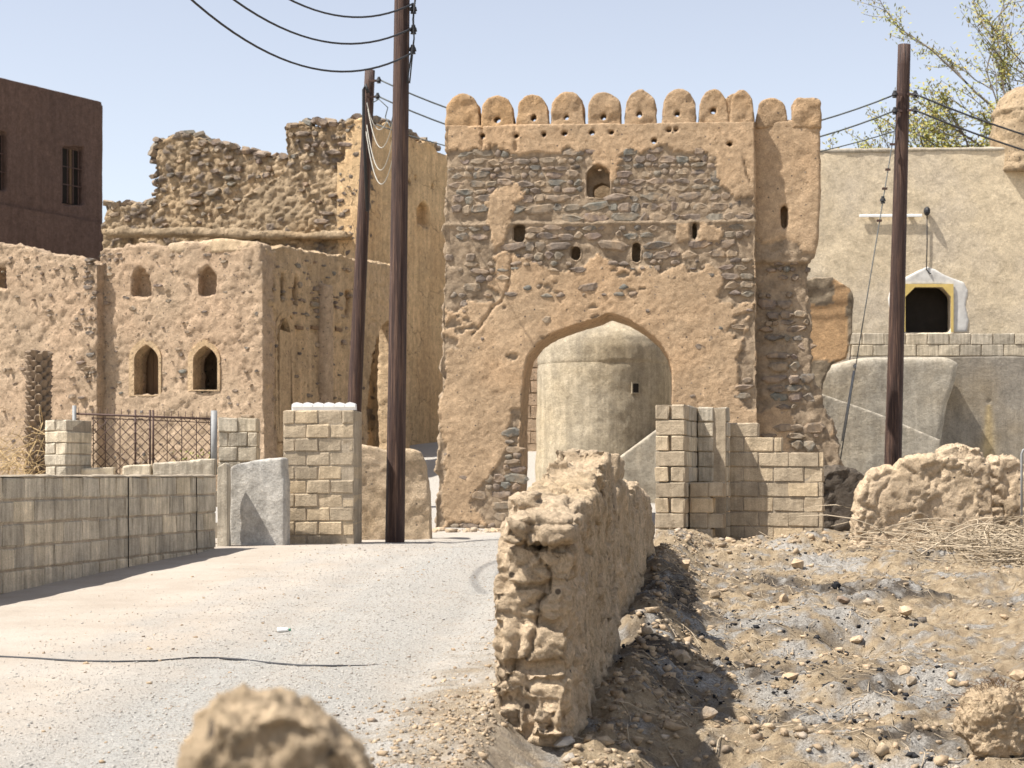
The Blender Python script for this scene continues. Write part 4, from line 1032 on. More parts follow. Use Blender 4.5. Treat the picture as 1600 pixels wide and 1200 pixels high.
KF = Frame(360, 22.0, -9, 0.2)
slab = KF.empty('cement_slab_wall', 'smooth pale grey cement panel between fence and dusty pillar', 'wall')
bm = bmesh.new(); bm_prism(bm, [KF.L([(358, 875), (357, 730), (368, 724), (400, 719), (441, 716), (444, 760), (446, 875)])], 0, 0.25, MP)
earth('panel', bm, 0.025, lambda co, nr, c: 0.025*fbm(co, 1.6, 3, 840)+0.008*fbm(co, 6, 4, 841), M_slab, slab, smooth=2)
# narrow jamb of stacked blocks left of the slab
KJ = Frame(339, 21.6, 3, 0.2); jam = KJ.empty('block_jamb', 'narrow tilted concrete jamb at the end of the low block wall', 'jamb')
bm = bmesh.new(); bm_prism(bm, [KJ.L([(338, 872), (339, 728), (352, 722), (357, 728), (357, 872)])], 0, 0.3, MP)
earth('jamb', bm, 0.025, lambda co, nr, c: 0.015*fbm(co, 3, 3, 850), M_block, jam)

# mud wall behind the main pole
EF = Frame(560, 24.6, 4, 0.15)
mw = EF.empty('rounded_mud_wall', 'low rounded mud wall behind the tall pole', 'wall')
bm = bmesh.new(); bm_prism(bm, [EF.L([(545, 870), (545, 700), (560, 694), (590, 700), (615, 706), (640, 702), (655, 706), (666, 722), (672, 770), (676, 870)])], 0, 0.55, MP)
earth('wall', bm, 0.03, lambda co, nr, c: 0.05*fbm(co, 1.3, 3, 860)+0.02*fbm(co, 5, 4, 861)+0.008*fbm(co, 14, 3, 862), M_adobe, mw, smooth=5)

# ------------------------------------------------------------------ block ruin in front of the gateway
th = math.radians(-15); Ob = P(1024, HY, 23.0)
br = empty('unfinished_block_walls', (Ob.x, Ob.y, 0.0), th, 'unfinished stepped concrete block walls in front of the gateway tower', 'wall')
CH = 0.2; H0 = 0.02
def zc(n): return H0+n*CH
top = 10
# end wall with toothed courses
for c in range(top):
    z = zc(c)
    if c % 2 == 0: block(br, 0.0, 0.0, z, 0.375, 0.19, 0.188, M_blocktan); dd = 0.2
    else:
        block(br, 0.0, -0.01, z, 0.17, 0.39, 0.186, M_blocktan); block(br, 0.205, -0.005, z, 0.17, 0.39, 0.186, M_blocktan); dd = 0.4
    y = dd
    while y < 1.3:
        wy = min(0.39, 1.42-y); block(br, 0.18, y, z, 0.195, wy, 0.19, M_block); y += wy+0.01
boxobj('mortar', 0.04, 0.34, 0.06, 1.35, -0.3, zc(top)-0.02, M_mortar, br)
# inner pilaster
for c in range(top):
    block(br, 0.39, 1.02, zc(c), 0.20, 0.36, 0.19, M_block); block(br, 0.60, 1.12, zc(c), 0.17, 0.26, 0.19, M_block)
boxobj('mortar', 0.385, 0.75, 1.05, 1.36, -0.3, zc(top)-0.03, M_mortar, br)
# low stepped piece
for c, wd in ((-1, 0.52), (0, 0.30), (1, 0.30), (2, 0.42), (3, 0.30), (4, 0.42)):
    block(br, 0.40, 0.30, zc(c), wd-0.01 if wd < .4 else wd*0.55, 0.30, 0.19, M_blocktan)
    if wd >= .4: block(br, 0.40+wd*0.56, 0.32, zc(c), wd*0.44, 0.28, 0.19, M_blocktan)
boxobj('mortar', 0.39, 0.66, 0.33, 0.58, -0.3, zc(5)-0.03, M_mortar, br)
# stepped back wall
steps = [(0.75, 1.14, 9), (1.14, 1.45, 8), (1.45, 2.0, 7)]
for c in range(-1, 9):
    x = 0.75-(0.2 if c % 2 else 0); xe = 0.75
    for a_, b_, n_ in steps:
        if c < n_: xe = b_
    while x < xe-0.03:
        x0 = max(x, 0.75); x1 = min(x+0.39, xe)
        if x1-x0 > 0.05: block(br, x0, 1.4, zc(c), x1-x0, 0.19, 0.188, M_blocktan)
        x += 0.40
boxobj('mortar', 0.76, 1.98, 1.41, 1.58, -0.3, zc(7)-0.02, M_mortar, br); boxobj('mortar', 0.76, 1.43, 1.412, 1.578, zc(7)-0.02, zc(8)-0.02, M_mortar, br); boxobj('mortar', 0.76, 1.12, 1.41, 1.58, zc(8)-0.02, zc(9)-0.02, M_mortar, br)
tube('wire', [(1.0, 1.2, 0.50), (1.15, 1.1, 0.38), (1.4, 1.0, 0.25), (1.6, 0.9, 0.12)], 0.006, M_twig, br, 4)

# ------------------------------------------------------------------ foreground mud wall along the road
def clods(seed, end_s):
    def f(co, nr, core):
        e = np.exp(-np.clip(co[:, 0]-end_s, 0, 9)/0.28)                  # crumbling near end
        t = np.clip(nr[:, 2]*1.3, 0, 1); rough = np.maximum(e, t)
        wq = co+0.05*np.stack([fbm(co, 4, 3, seed+11), fbm(co, 4, 3, seed+12), fbm(co, 4, 3, seed+13)], 1)
        w1, w2, idd = worley(wq, (3.6, 3.6, 5.6), seed); b1, b2, _ = worley(wq, (9, 9, 12), seed+4)
        rid = 1-2*np.abs(fbm(co, 7, 4, seed+14))
        d = 0.05*fbm(co, 1.2, 3, seed+1)+0.018*fbm(co, 5, 5, seed+2, 0.65)+0.010*fbm(co, 20, 3, seed+3)+0.006*fbm(co, 42, 2, seed+16)
        d = d+rough*(0.03*np.clip((w2-w1)/0.2, 0, 1)+0.010*np.clip((b2-b1)/0.2, 0, 1)+0.020*fbm(co, 8, 5, seed+6, 0.7)-0.006*rid-0.03)
        side = (1-rough)*np.clip(-nr[:, 1], 0, 1)
        p1, p2, pi = worley(wq*np.array([1, 1, 0.7]), 11, seed+7)
        d = d-side*0.05*np.clip(1-p1/0.34, 0, 1)*(pi > 0.58)+side*(0.028*spall(co, seed+30, 1.6, 0.02, 0.04)-0.022*spall(co, seed+31, 3.0, 0.15, 0.06)+0.03*fbm(co, 2.2, 4, seed+20)+0.015*fbm(co*np.array([1.6, 1.6, 0.6]), 9, 4, seed+21, 0.65))
        k1, k2, _ = worley(co+0.14*fbm(co, 3, 4, seed+9)[:, None], (1.9, 1.9, 0.9), seed+8)
        d = d-0.05*np.clip(1-(k2-k1)/0.05, 0, 1)*(1-0.5*t)
        return d
    return f
def mudwall(name, label, p0, p1, thick, prof, zbot, seed, vox, end_s=0.0, batter=0.12, blocks=True):
    """prof: (s, top z) along p0->p1; local y to the left of travel"""
    a = math.atan2(p1[1]-p0[1], p1[0]-p0[0])
    o = empty(name, (p0[0], p0[1], zbot), a, label, 'wall')
    pts = [(prof[0][0]-0.02, -0.35)]+[(s, z-zbot) for s, z in prof]+[(prof[-1][0]+0.02, -0.35)]
    bm = bmesh.new(); H = max(z for _, z in pts)
    def mp(s, z, d): return (s, d*(1+batter*(1-np.clip(z/H, 0, 1))*2)-0.0, z)
    bm_prism(bm, [pts], -thick/2, thick/2, mp)
    rb = random.Random(seed); zz_ = -0.1; ps = np.array(prof)
    if blocks:
        top_ = ps[1][1]-zbot
        while zz_ < top_+0.12:                                   # courses of worn mud blocks in the broken end
            hh = rb.uniform(0.15, 0.25); n = rb.choice([1, 2, 2]); cuts = [-thick/2*1.12]+[rb.uniform(-0.05, 0.05)]*(n-1)+[thick/2*1.12]
            for k in range(n):
                jut = rb.uniform(0.0, 0.15); g = 0.018
                M = Matrix.Translation((0, 0, 0))@Matrix.Rotation(rb.uniform(-.06, .06), 4, 'Y')@Matrix.Rotation(rb.uniform(-.05, .05), 4, 'X')
                bm_box(bm, -jut, 0.4, cuts[k]+g+rb.uniform(-.01, .02), cuts[k+1]-g+rb.uniform(-.02, .01), zz_+g, zz_+hh-g, M)
            zz_ += hh
        sx = 0.1
        while sx < prof[-1][0]-0.2:                              # broken blocks along the crest
            wl = rb.uniform(0.16, 0.34); zt_ = float(np.interp(sx+wl/2, ps[:, 0], ps[:, 1]))-zbot
            for k in range(2):
                y0 = (-thick/2, 0.0)[k]; jj = rb.uniform(-0.09, 0.07)
                bm_box(bm, sx+rb.uniform(0, .03), sx+wl-rb.uniform(0.0, .03), y0+rb.uniform(0.0, .03), y0+thick/2-rb.uniform(0, .03), zt_-0.3, zt_+jj, Matrix.Rotation(rb.uniform(-.05, .05), 4, 'X'))
            sx += wl
    earth('mud_wall', bm, vox, clods(seed, end_s), M_adobe, o, smooth=1)
    return o
mudwall('eroded_mud_wall', 'eroded adobe wall stump with clod-like crumbling end in the foreground', (0.10, 9.0), (0.52, 12.2), 0.34,
        [(0.0, 0.55), (0.05, 0.70), (0.25, 0.84), (0.55, 0.93), (0.9, 0.95), (1.3, 1.0), (1.8, 1.08), (2.3, 1.19), (2.8, 1.24), (3.2, 1.17), (3.4, 1.0)], -0.35, 900, 0.014)
mudwall('eroded_mud_wall', 'farther adobe wall segment behind the crumbling foreground stump', (0.58, 13.2), (1.28, 19.0), 0.4,
        [(0.0, 1.0), (0.1, 1.08), (0.8, 1.06), (1.8, 1.0), (3.0, 0.98), (4.3, 0.92), (5.3, 0.82), (5.9, 0.70), (6.0, 0.55)], -0.05, 930, 0.024, -3)
# out of focus stump nearest the camera
s0 = P(437, 1200, 2.4)
o = empty('mud_wall_stump', (s0.x, 2.44, -0.20), math.radians(10), 'blurred pale mud wall stump at the bottom edge', 'wall')
bm = bmesh.new(); bm_prism(bm, [[(-0.19, 0), (-0.185, 0.8), (-0.17, 0.92), (-0.11, 0.985), (-0.02, 1.0), (0.05, 0.985), (0.12, 0.93), (0.17, 0.84), (0.185, 0.74), (0.19, 0)]], -0.17, 0.2, MP)
earth('mud_wall', bm, 0.011, lambda co, nr, c: 0.025*fbm(co, 5, 4, 960)+0.03*fbm(co, 16, 5, 963, 0.75)-0.035*np.clip(1-worley(co, 10, 961)[0]/0.4, 0, 1)+0.008*fbm(co, 45, 3, 962), M_adobe, o, smooth=3)

o.scale = (0.8, 0.8, 1.0)
# mud wall lumps on the right
def lump(name, label, u0, u1, prof, Y, deg, dep, zb, seed, vox=0.026, smooth=2, mat=None):
    f = Frame(u0, Y, deg, zb); o = f.empty(name, label, 'wall')
    bm = bmesh.new(); pts = [(prof[0][0]-3, 905)]+prof+[(prof[-1][0]+3, 905)]
    bm_prism(bm, [f.L(pts)], 0, dep, MP)
    def dsp(co, nr, c):
        w1, w2, _ = worley(co, 5.5, seed); e = np.clip((0.35-(co[:, 0]))/0.35, 0, 1); t = np.clip(nr[:, 2], 0, 1)
        k1, k2, _ = worley(co+0.1*fbm(co, 3, 3, seed+9)[:, None], (1.8, 1.8, 1.1), seed+8)
        p1, p2, pi = worley(co, 11, seed+7)
        return 0.045*fbm(co, 1.1, 3, seed+1)+0.016*fbm(co, 4.5, 5, seed+2, 0.65)+0.012*fbm(co, 15, 3, seed+3)+0.03*spall(co, seed+30, 1.6, 0.02, 0.04)-0.02*spall(co, seed+31, 3.0, 0.15, 0.06)+np.maximum(e, t)*(0.05*np.clip((w2-w1)/0.2, 0, 1)-0.03+0.04*fbm(co, 7, 5, seed+5, 0.7))-0.03*np.clip(1-(k2-k1)/0.035, 0, 1)-0.028*np.clip(1-p1/0.3, 0, 1)*(pi > .62)
    earth('mud_wall', bm, vox, dsp, mat or M_adobe, o, smooth=smooth)
    return o
lump('mud_wall_remnant', 'broad eroded adobe wall block in front of the right pole', 1338, 1530, [(1338, 850), (1345, 770), (1362, 740), (1385, 733), (1400, 735), (1410, 722), (1440, 714), (1490, 717), (1512, 724), (1524, 745), (1532, 790), (1533, 850)], 21.6, -6, 0.7, 0.1, 1000)
lump('mud_wall_remnant', 'adobe wall remnant stepping back behind the broad right block', 1470, 1560, [(1470, 850), (1472, 705), (1485, 698), (1505, 694), (1530, 704), (1543, 722), (1550, 765), (1556, 850)], 23.4, -6, 0.6, 0.1, 1040)
lump('mud_wall_remnant', 'undercut adobe wall remnant at the right edge', 1545, 1660, [(1540, 850), (1542, 722), (1560, 714), (1590, 716), (1605, 735), (1640, 745), (1660, 850)], 24.2, -6, 0.6, 0.1, 1080)
lump('earth_bank', 'dark rubble bank between gateway tower and right mud wall', 1285, 1420, [(1280, 850), (1284, 745), (1310, 728), (1345, 736), (1375, 760), (1410, 800), (1430, 850)], 27.0, 0, 1.5, 0.1, 1120, 0.05, 2, M_bank)
# metal hook-shaped pipe at right edge
pp = P(1600, 702, 23.0); hp = empty('bent_pipe', (pp.x, pp.y, gz(pp.x, pp.y)), 0, 'bent grey metal pipe frame at the far right edge', 'pipe')
zt2 = pp.z-gz(pp.x, pp.y)
tube('pipe', [(-0.03, 0, -0.1), (-0.03, 0, zt2-0.06), (-0.01, 0, zt2-0.01), (0.04, 0, zt2), (0.5, 0.1, zt2)], 0.016, M_zinc, hp, 8)

# ------------------------------------------------------------------ poles and wires
def pole(name, label, ub, ut, Y, vt, rb, rt, zbase):
    b = P(ub, 800, Y); t = P(ut, vt, Y); o = empty(name, (b.x, Y, zbase), 0, label, 'utility pole', 'wooden utility poles')
    pts = []; n = 24
    for k in range(n+1):
        f = -0.05+1.05*k/n; pts.append((f*(t.x-b.x), 0.01*math.sin(f*3), f*(t.z-zbase)))
    tube('shaft', pts, rb, M_pole, o, 16, rt); return o, Vector((b.x, Y, zbase)), t
zp1 = gz(-1.53, 23.2)
p1, b1, t1 = pole('utility_pole', 'tallest dark wooden utility pole standing at the road edge', 617, 629, 23.2, -60, 0.128, 0.098, zp1)
p2, b2, t2 = pole('utility_pole', 'shorter leaning wooden pole behind the dusty pillar', 546, 578, 33.5, 110, 0.15, 0.095, 0.4)
p3, b3, t3 = pole('utility_pole', 'dark wooden pole in front of the cream house', 1393, 1413, 32.5, 70, 0.165, 0.115, 0.35)
# insulators on the main pole
INS = [(646, 14), (646, 46), (645, 77)]
def insulator(parent, loc, r=0.05, mat=M_cable):
    bm = bmesh.new()
    for zz_, rr, hh in ((0, r, r*0.9), (r*0.9, r*0.6, r*0.5), (-r*0.9, r*0.8, r*0.5)):
        bmesh.ops.create_cone(bm, cap_ends=True, segments=10, radius1=rr, radius2=rr*0.8, depth=hh, matrix=Matrix.Translation((0, 0, zz_)))
    me = bpy.data.meshes.new('insulator'); bm.to_mesh(me); bm.free(); o = link('insulator', me, mat, parent); o.location = loc; return o
for u, v in INS:
    q = P(u, v, 23.2)-b1; insulator(p1, q, 0.05); boxobj('bracket', q.x-0.19, q.x, q.y-0.015, q.y+0.015, q.z-0.02, q.z+0.02, M_zinc, p1)
for u, v in ((592, 125), (590, 150)):
    q = P(u, v, 33.3)-b2; insulator(p2, q, 0.05); boxobj('bracket', q.x-0.2, q.x, q.y+0.05, q.y+0.08, q.z-0.02, q.z+0.02, M_iron, p2)
tube('conduit', [P(574, 330, 33.3)-b2, P(568, 200, 33.3)-b2, P(568, 140, 33.3)-b2, P(571, 132, 33.3)-b2, P(575, 145, 33.3)-b2], 0.03, M_cable, p2)
for u, v in ((1398, 147), (1398, 173), (1430, 147), (1430, 172)):
    q = P(u, v, 32.35)-b3; insulator(p3, q, 0.055); boxobj('bracket', min(q.x, q.x+(0.14 if u < 1410 else -0.14)), max(q.x, q.x+(0.14 if u < 1410 else -0.14)), q.y, q.y+0.03, q.z-0.02, q.z+0.02, M_iron, p3)
def cable(name, label, pts, r, mat, group='overhead cables'):
    o = tube(name, pts, r, mat); return tag(o, label, 'cable', group)
def quad(p0, p1, sag, n=28): 
    p0, p1 = Vector(p0), Vector(p1); return [p0.lerp(p1, k/n)-Vector((0, 0, 4*sag*(k/n)*(1-k/n))) for k in range(n+1)]
lab4 = ['lowest of the black cables sagging from the tall pole to upper left', 'second lowest black cable sagging from the tall pole to upper left', 'third lowest black cable sagging from the tall pole to upper left', 'highest of the black cables sagging at the top edge']
for k, (zoff, cc, bb, lb) in enumerate(((6.58, 10.15, -5.74, lab4[0]), (6.90, 10.15, -5.65, lab4[1]), (7.21, 10.4, -5.6, lab4[2]), (7.62, 9.0, -4.6, lab4[3]))):
    pts = []
    for i in range(41):
        t = i/40*0.8; dxr = (-4.7, -4.7, -4.55, -3.3)[k]
        pts.append((-1.28+dxr*t, 23.2-11.3*t, zoff+bb*t+cc*t*t))
    cable('overhead_cable', lb, pts, 0.0125, M_cable)
# bundle running up the main pole
for k in range(2):
    pts = [P(640-k*4, 130, 23.1), P(644-2*k, 90, 23.1), P(647, 60, 23.1), P(646-k, 30, 23.1), P(650+3*k, -30, 23.1)]
    o = tube('drop_wire', pts, 0.010, M_cable); tag(o, ('outer' if k else 'inner')+' thin wire running up beside the tall pole', 'wire')
# lines from the leaning pole behind the gateway to the right pole
pr0 = [(P(592, 124, 33.3), P(1398, 148, 32.4), 'upper line passing behind the gateway merlons to the right pole'), (P(590, 150, 33.3), P(1398, 173, 32.4), 'middle line passing behind the gateway merlons to the right pole'), (P(586, 194, 33.3), P(1398, 205, 32.4), 'lowest line from leaning pole passing behind the gateway')]
for i, (q0, q1, lb) in enumerate(pr0): cable('overhead_line', lb, quad(q0, q1, 1.05 if i < 2 else 0.8), 0.015 if i < 2 else 0.011, M_steel, 'lines between the poles')
cable('overhead_line', 'upper line running right from the right pole', quad(P(1430, 147, 32.3), P(1800, 262, 31.0), 0.12), 0.017, M_cable, 'lines between the poles')
cable('overhead_line', 'lower line running right from the right pole', quad(P(1430, 172, 32.3), P(1800, 285, 31.0), 0.12), 0.017, M_cable, 'lines between the poles')
# slack pale service wires between leaning pole and tall pole
for k, (u0, v0, u1, v1, sg) in enumerate(((573, 160, 604, 190, 0.55), (575, 170, 618, 170, 1.25), (573, 195, 620, 180, 1.6), (572, 205, 622, 200, 1.75))):
    q0, q1 = P(u0, v0, 33.3), P(u1, v1, 30.0 if k else 33.0)
    cable('service_wire', ['shortest pale slack wire hanging at the leaning pole', 'second pale slack wire looping below the leaning pole', 'third pale slack wire looping below the leaning pole', 'lowest pale slack wire looping below the leaning pole'][k], quad(q0, q1, sg*0.55), 0.009, M_wcable, 'slack service wires')
# jumper
cable('service_wire', 'dark tangled jumper wire between leaning pole and tall pole', [P(583, 160, 33.2), P(592, 155, 33), P(606, 168, 33), P(602, 183, 33), P(610, 198, 32), P(622, 150, 29)], 0.011, M_steel, 'slack service wires')
# guy wire
ga, gb = P(1399, 196, 32.4), P(1313, 705, 31.2)
guy = empty('guy_wire', gb, 0, 'slanting guy wire with fittings left of the right pole', 'guy wire')
tube('strand', [Vector((0, 0, -0.15)), ga-gb], 0.010, M_steel, guy, 5)
dv = ga-gb
for f in (0.70, 0.80, 0.86, 0.94): 
    q = dv*f; boxobj('clamp', q.x-0.045, q.x+0.045, q.y-0.02, q.y+0.02, q.z-0.02, q.z+0.02, M_iron, guy)
insulator(guy, dv*0.765, 0.055)
tube('rod', [dv*0.03, dv*0.24], 0.018, M_zinc, guy, 6); insulator(guy, dv*0.255, 0.035, M_zinc)
# dark line over the gravel, drawn as a thin black tube
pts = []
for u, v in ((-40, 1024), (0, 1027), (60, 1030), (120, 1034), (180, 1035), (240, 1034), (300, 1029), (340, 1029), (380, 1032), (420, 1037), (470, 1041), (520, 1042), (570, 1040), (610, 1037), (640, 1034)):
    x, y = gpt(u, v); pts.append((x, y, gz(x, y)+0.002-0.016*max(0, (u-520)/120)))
tag(tube('dark_road_line', pts, 0.009, M_cable, None, 6), 'thin dark line lying across the gravel road', 'cable')

# ------------------------------------------------------------------ palm stump, dry brush, shrub
px_ = P(57, 740, 26.0)
palm = empty('palm_trunk', (px_.x, 26.0, 0.3), 0, 'headless palm trunk with scaly leaf bases at far left', 'palm')
zp = P(57, 548, 26.0).z-0.3
tube('trunk', [(0, 0, -0.1), (0.01, 0, zp*0.5), (0.04, 0, zp-0.03)], 0.135, M_palm, palm, 14, 0.13)
bm = bmesh.new()
v_ = [bm.verts.new(c) for c in ((-.06, 0, -.05), (.06, 0, -.05), (-.045, -.035, .03), (.045, -.035, .03), (-.03, -.075, .045), (.03, -.075, .045), (-.05, .02, .05), (.05, .02, .05), (0, -.05, .065))]
bmesh.ops.convex_hull(bm, input=bm.verts); me_s = bpy.data.meshes.new('leaf_base'); bm.to_mesh(me_s); bm.free(); me_s.materials.append(M_palm)
k = 0; z = 0.1
while z < zp-0.02:
    for j in range(7):
        a = j*2*math.pi/7+k*0.45
        o = bpy.data.objects.new('leaf_base', me_s); COL.objects.link(o); o.parent = palm
        o.location = (0.13*math.cos(a)+0.04*z/zp, 0.13*math.sin(a), z+random.uniform(-.015, .015)); o.rotation_euler = (random.uniform(-.25, .1), random.uniform(-.15, .15), a+math.pi/2); s = random.uniform(0.8, 1.15); o.scale = (s, s, s)
    z += 0.072; k += 1
def brush(name, label, n, f, r, mat, seed):
    rr = random.Random(seed); cos = []; fcs = []
    for i in range(n):
        pts = f(rr, i); off = len(cos); m = len(pts)
        for j, p in enumerate(pts):
            q = Vector(p); t = (Vector(pts[min(j+1, m-1)])-Vector(pts[max(j-1, 0)])).normalized(); a = t.orthogonal().normalized(); b = t.cross(a); rad = r*rr.uniform(0.5, 1.4)*(1-0.6*j/m)
            for an in (0, 2.1, 4.2): cos.append(q+(a*math.cos(an)+b*math.sin(an))*rad)
        for j in range(m-1):
            for c in range(3): fcs.append((off+j*3+c, off+j*3+(c+1) % 3, off+j*3+3+(c+1) % 3, off+j*3+3+c))
    o = link(name, arr_mesh(name, cos, fcs), mat); return tag(o, label, 'brush', None, 'stuff')
def arcs(cx, cy, cz, sx, sy, h, ln, rise):
    def f(rr, i):
        x, y = cx+rr.gauss(0, sx), cy+rr.gauss(0, sy); z = cz(x, y) if callable(cz) else cz
        a = rr.uniform(0, 6.28); l = ln*rr.uniform(0.4, 1.2); up = rise*rr.uniform(-0.1, 1); b = rr.uniform(-1.2, 1.2); z += rr.uniform(0, h)
        pts = []
        for k in range(6):
            t = k/5; pts.append((x+math.cos(a+b*t)*l*t, y+math.sin(a+b*t)*l*t, z+up*l*math.sin(t*2.4)))
        return pts
    return f
qb = P(20, 740, 25.0)
brush('dry_brush', 'tangled dry straw coloured brush beside the palm trunk', 260, arcs(qb.x-0.3, 25.2, 0.35, 0.45, 0.5, 1.0, 1.0, 0.75), 0.007, M_straw, 3)
qc = gpt(1570, 870)
brush('brush_pile', 'pile of bleached branches at the right edge of the plot', 480, arcs(qc[0]+0.1, qc[1]+0.2, gz, 0.55, 0.7, 0.22, 1.0, 0.28), 0.007, M_twig, 4)
rs = np.random.default_rng(6); NS = 1700
sy_ = rs.uniform(8.5, 22, NS); sx_ = itp(WLINE, sy_)+0.25+rs.random(NS)**1.2*5.2
sa_ = rs.uniform(0, 6.28, NS); sl_ = rs.uniform(0.05, 0.3, NS); sb_ = rs.uniform(-.8, .8, NS); SP = []
for t in (0, 0.33, 0.66, 1):
    X_ = sx_+np.cos(sa_+sb_*t)*sl_*t; Y_ = sy_+np.sin(sa_+sb_*t)*sl_*t; SP.append(np.stack([X_, Y_, ground_z(X_, Y_)+0.006+0.02*rs.random(NS)], 1))
def strawf(rr, i): return [tuple(SP[k][i]) for k in range(4)]
brush('straw_litter', 'scattered dry straw and twigs on the burnt plot', NS, strawf, 0.0035, M_twig, 6)
# long thin branch at right
def seg(u0, v0, Y0, u1, v1, Y1, bend, n=8):
    a, b = P(u0, v0, Y0), P(u1, v1, Y1); return [a.lerp(b, k/n)+Vector((0, 0, bend*math.sin(k/n*math.pi))) for k in range(n+1)]
tag(tube('dry_branch', seg(1370, 918, 19.0, 1480, 840, 20.2, 0.02)+seg(1490, 833, 20.3, 1560, 820, 20.6, 0.05)+seg(1575, 826, 20.6, 1600, 840, 20.6, 0.02), 0.012, M_twig, None, 5, 0.006), 'long curved bleached branch arching over the brush pile', 'branch')
# little shrub behind the fence
qs = P(308, 725, 23.2); shb = empty('small_shrub', (qs.x, 23.2, 0.9), 0, 'small green shrub behind the iron fence', 'shrub')
def leaves(name, pts, size, mat, parent, rr):
    co = []; f = []
    for p in pts:
        n = len(co); a = Vector((rr.gauss(0, 1), rr.gauss(0, 1), rr.gauss(0, 1))).normalized(); b = a.orthogonal().normalized(); s = size*rr.uniform(0.6, 1.3)
        p = Vector(p); co += [p-a*s, p+b*s*0.45, p+a*s, p-b*s*0.45]; f.append((n, n+1, n+2, n+3))
    return link(name, arr_mesh(name, co, f, False), mat, parent)
rr = random.Random(9)
leaves('foliage', [(rr.gauss(0, 0.13), rr.gauss(0, 0.1), 0.2+abs(rr.gauss(0, 0.13))) for _ in range(260)], 0.03, M_leaf, shb, rr)
tube('stem', [(0, 0, -0.5), (0.01, 0, 0.1), (0.03, 0, 0.4)], 0.012, M_bark, shb, 5)

# ------------------------------------------------------------------ tree behind the cream house
tb = P(1690, 500, 47.0)
tree = empty('sparse_tree', (tb.x, 47.0, 2.0), 0, 'sparse leafy tree reaching over the cream house roof', 'tree')
rr = random.Random(21); wood = []; lv = []
def grow_branch(p, d, l, r, lev):
    n = 6; pts = [p]; q = p
    for k in range(n):
        d = (d+Vector((rr.gauss(0, .10), rr.gauss(0, .10), rr.gauss(0.02, .08)))).normalized(); q = q+d*l/n; pts.append(q)
        if lev < 4 and k >= 1 and rr.random() < (0.85 if lev else 0.95):
            ax = Vector((rr.gauss(0, 1), rr.gauss(0, 1), rr.gauss(0, .7))); nd = (d+ax.normalized()*rr.uniform(0.45, 0.9)).normalized()
            grow_branch(q, nd, l*rr.uniform(0.42, 0.68), r*0.55, lev+1)
    wood.append((pts, r, lev))
    if lev >= 3:
        for k in range(1, len(pts)):
            for j in range(5 if lev == 4 else 3): lv.append(pts[k]+Vector((rr.gauss(0, .09), rr.gauss(0, .09), rr.gauss(0, .08))))
root = Vector((0, 0, 0)); hub = Vector((0.1, 0, 4.6))
wood.append(([root, Vector((0.05, 0, 2.5)), hub], 0.22, 0))
for ang_, ln, tilt in ((170, 4.6, 0.40), (165, 4.0, 0.66), (150, 4.0, 0.95), (120, 5.0, 1.2), (95, 5.2, 1.3), (176, 4.4, 0.2), (60, 5, 1.1), (20, 4.6, 0.8), (182, 4.0, 0.55), (172, 3.6, 0.9)):
    a = math.radians(ang_); grow_branch(hub, Vector((math.cos(a)*math.cos(tilt), 0.35*math.sin(a*3), math.sin(tilt))).normalized(), ln, 0.07, 1)
co = []; fs = []
for pts, r, lev in wood:
    off = len(co); m = len(pts); nn = 5 if lev < 2 else 3
    for j, p in enumerate(pts):
        t = (pts[min(j+1, m-1)]-pts[max(j-1, 0)]).normalized(); a = t.orthogonal().normalized(); b = t.cross(a); q = max(0.006, r*(1-0.55*j/m))
        for c in range(nn): co.append(p+(a*math.cos(c*6.283/nn)+b*math.sin(c*6.283/nn))*q)
    for j in range(m-1):
        for c in range(nn): fs.append((off+j*nn+c, off+j*nn+(c+1) % nn, off+j*nn+nn+(c+1) % nn, off+j*nn+nn+c))
link('trunk', arr_mesh('trunk', co, fs), M_bark, tree)
rr.shuffle(lv); h = int(len(lv)*0.62)
leaves('crown', lv[:h], 0.06, M_leaf, tree, rr); leaves('crown', lv[h:], 0.06, M_leafy, tree, rr)
print('tree leaves', len(lv))

# ------------------------------------------------------------------ loose stones, rubble, gravel
tetra = []
for k in range(6):
    m = rock_mesh('pebble', 8, (1, 0.8, 0.6), 70+k, 0.6); tetra.append(m)
def scatter(n, fn, seed):
    rr = random.Random(seed); it = []
    for i in range(n):
        r = fn(rr)
        if r is None: continue
        x, y, s = r
        it.append((x, y, s, rr.randrange(6), rr.uniform(0, 6.28), rr.random(), rr.uniform(0.7, 1.2)))
    zs = ground_z([a[0] for a in it], [a[1] for a in it])
    return [(tetra[k], Matrix.Translation((x, y, z+s*0.1))@Matrix.Rotation(a, 4, 'Z')@Matrix.Rotation(0.7*math.sin(a*7), 4, 'X')@Matrix.Diagonal((s, s*q, s, 1)), c) for (x, y, s, k, a, c, q), z in zip(it, zs)]
def f_grav(rr):
    y = 6.2+(rr.random()**1.7)*18; c = np.interp(y, [5, 7, 18, 28], [-1.7, -1.5, -0.8, 0.2]); x = c+rr.gauss(0.1, 0.95)
    if x > itp(WLINE, y)-0.25 or x < -4.0+0.16*(y-12): return None
    return x, y, min(0.018, 0.004+rr.expovariate(1/0.0026))
bake_joined('road_gravel', scatter(60000, f_grav, 31), M_gravel)['label'] = 'loose pale gravel on the road'
def f_rub(rr):
    y = 8.3+(rr.random()**1.4)*15; x = itp(WLINE, y)+0.15+rr.random()**1.3*5.5
    if 20.5 < y and x > 2.4: return None
    return x, y, min(0.05, 0.005+rr.expovariate(1/0.007))
bake_joined('plot_rubble', scatter(9000, f_rub, 32), M_clod)['label'] = 'crumbled earth and pebbles over the burnt plot'
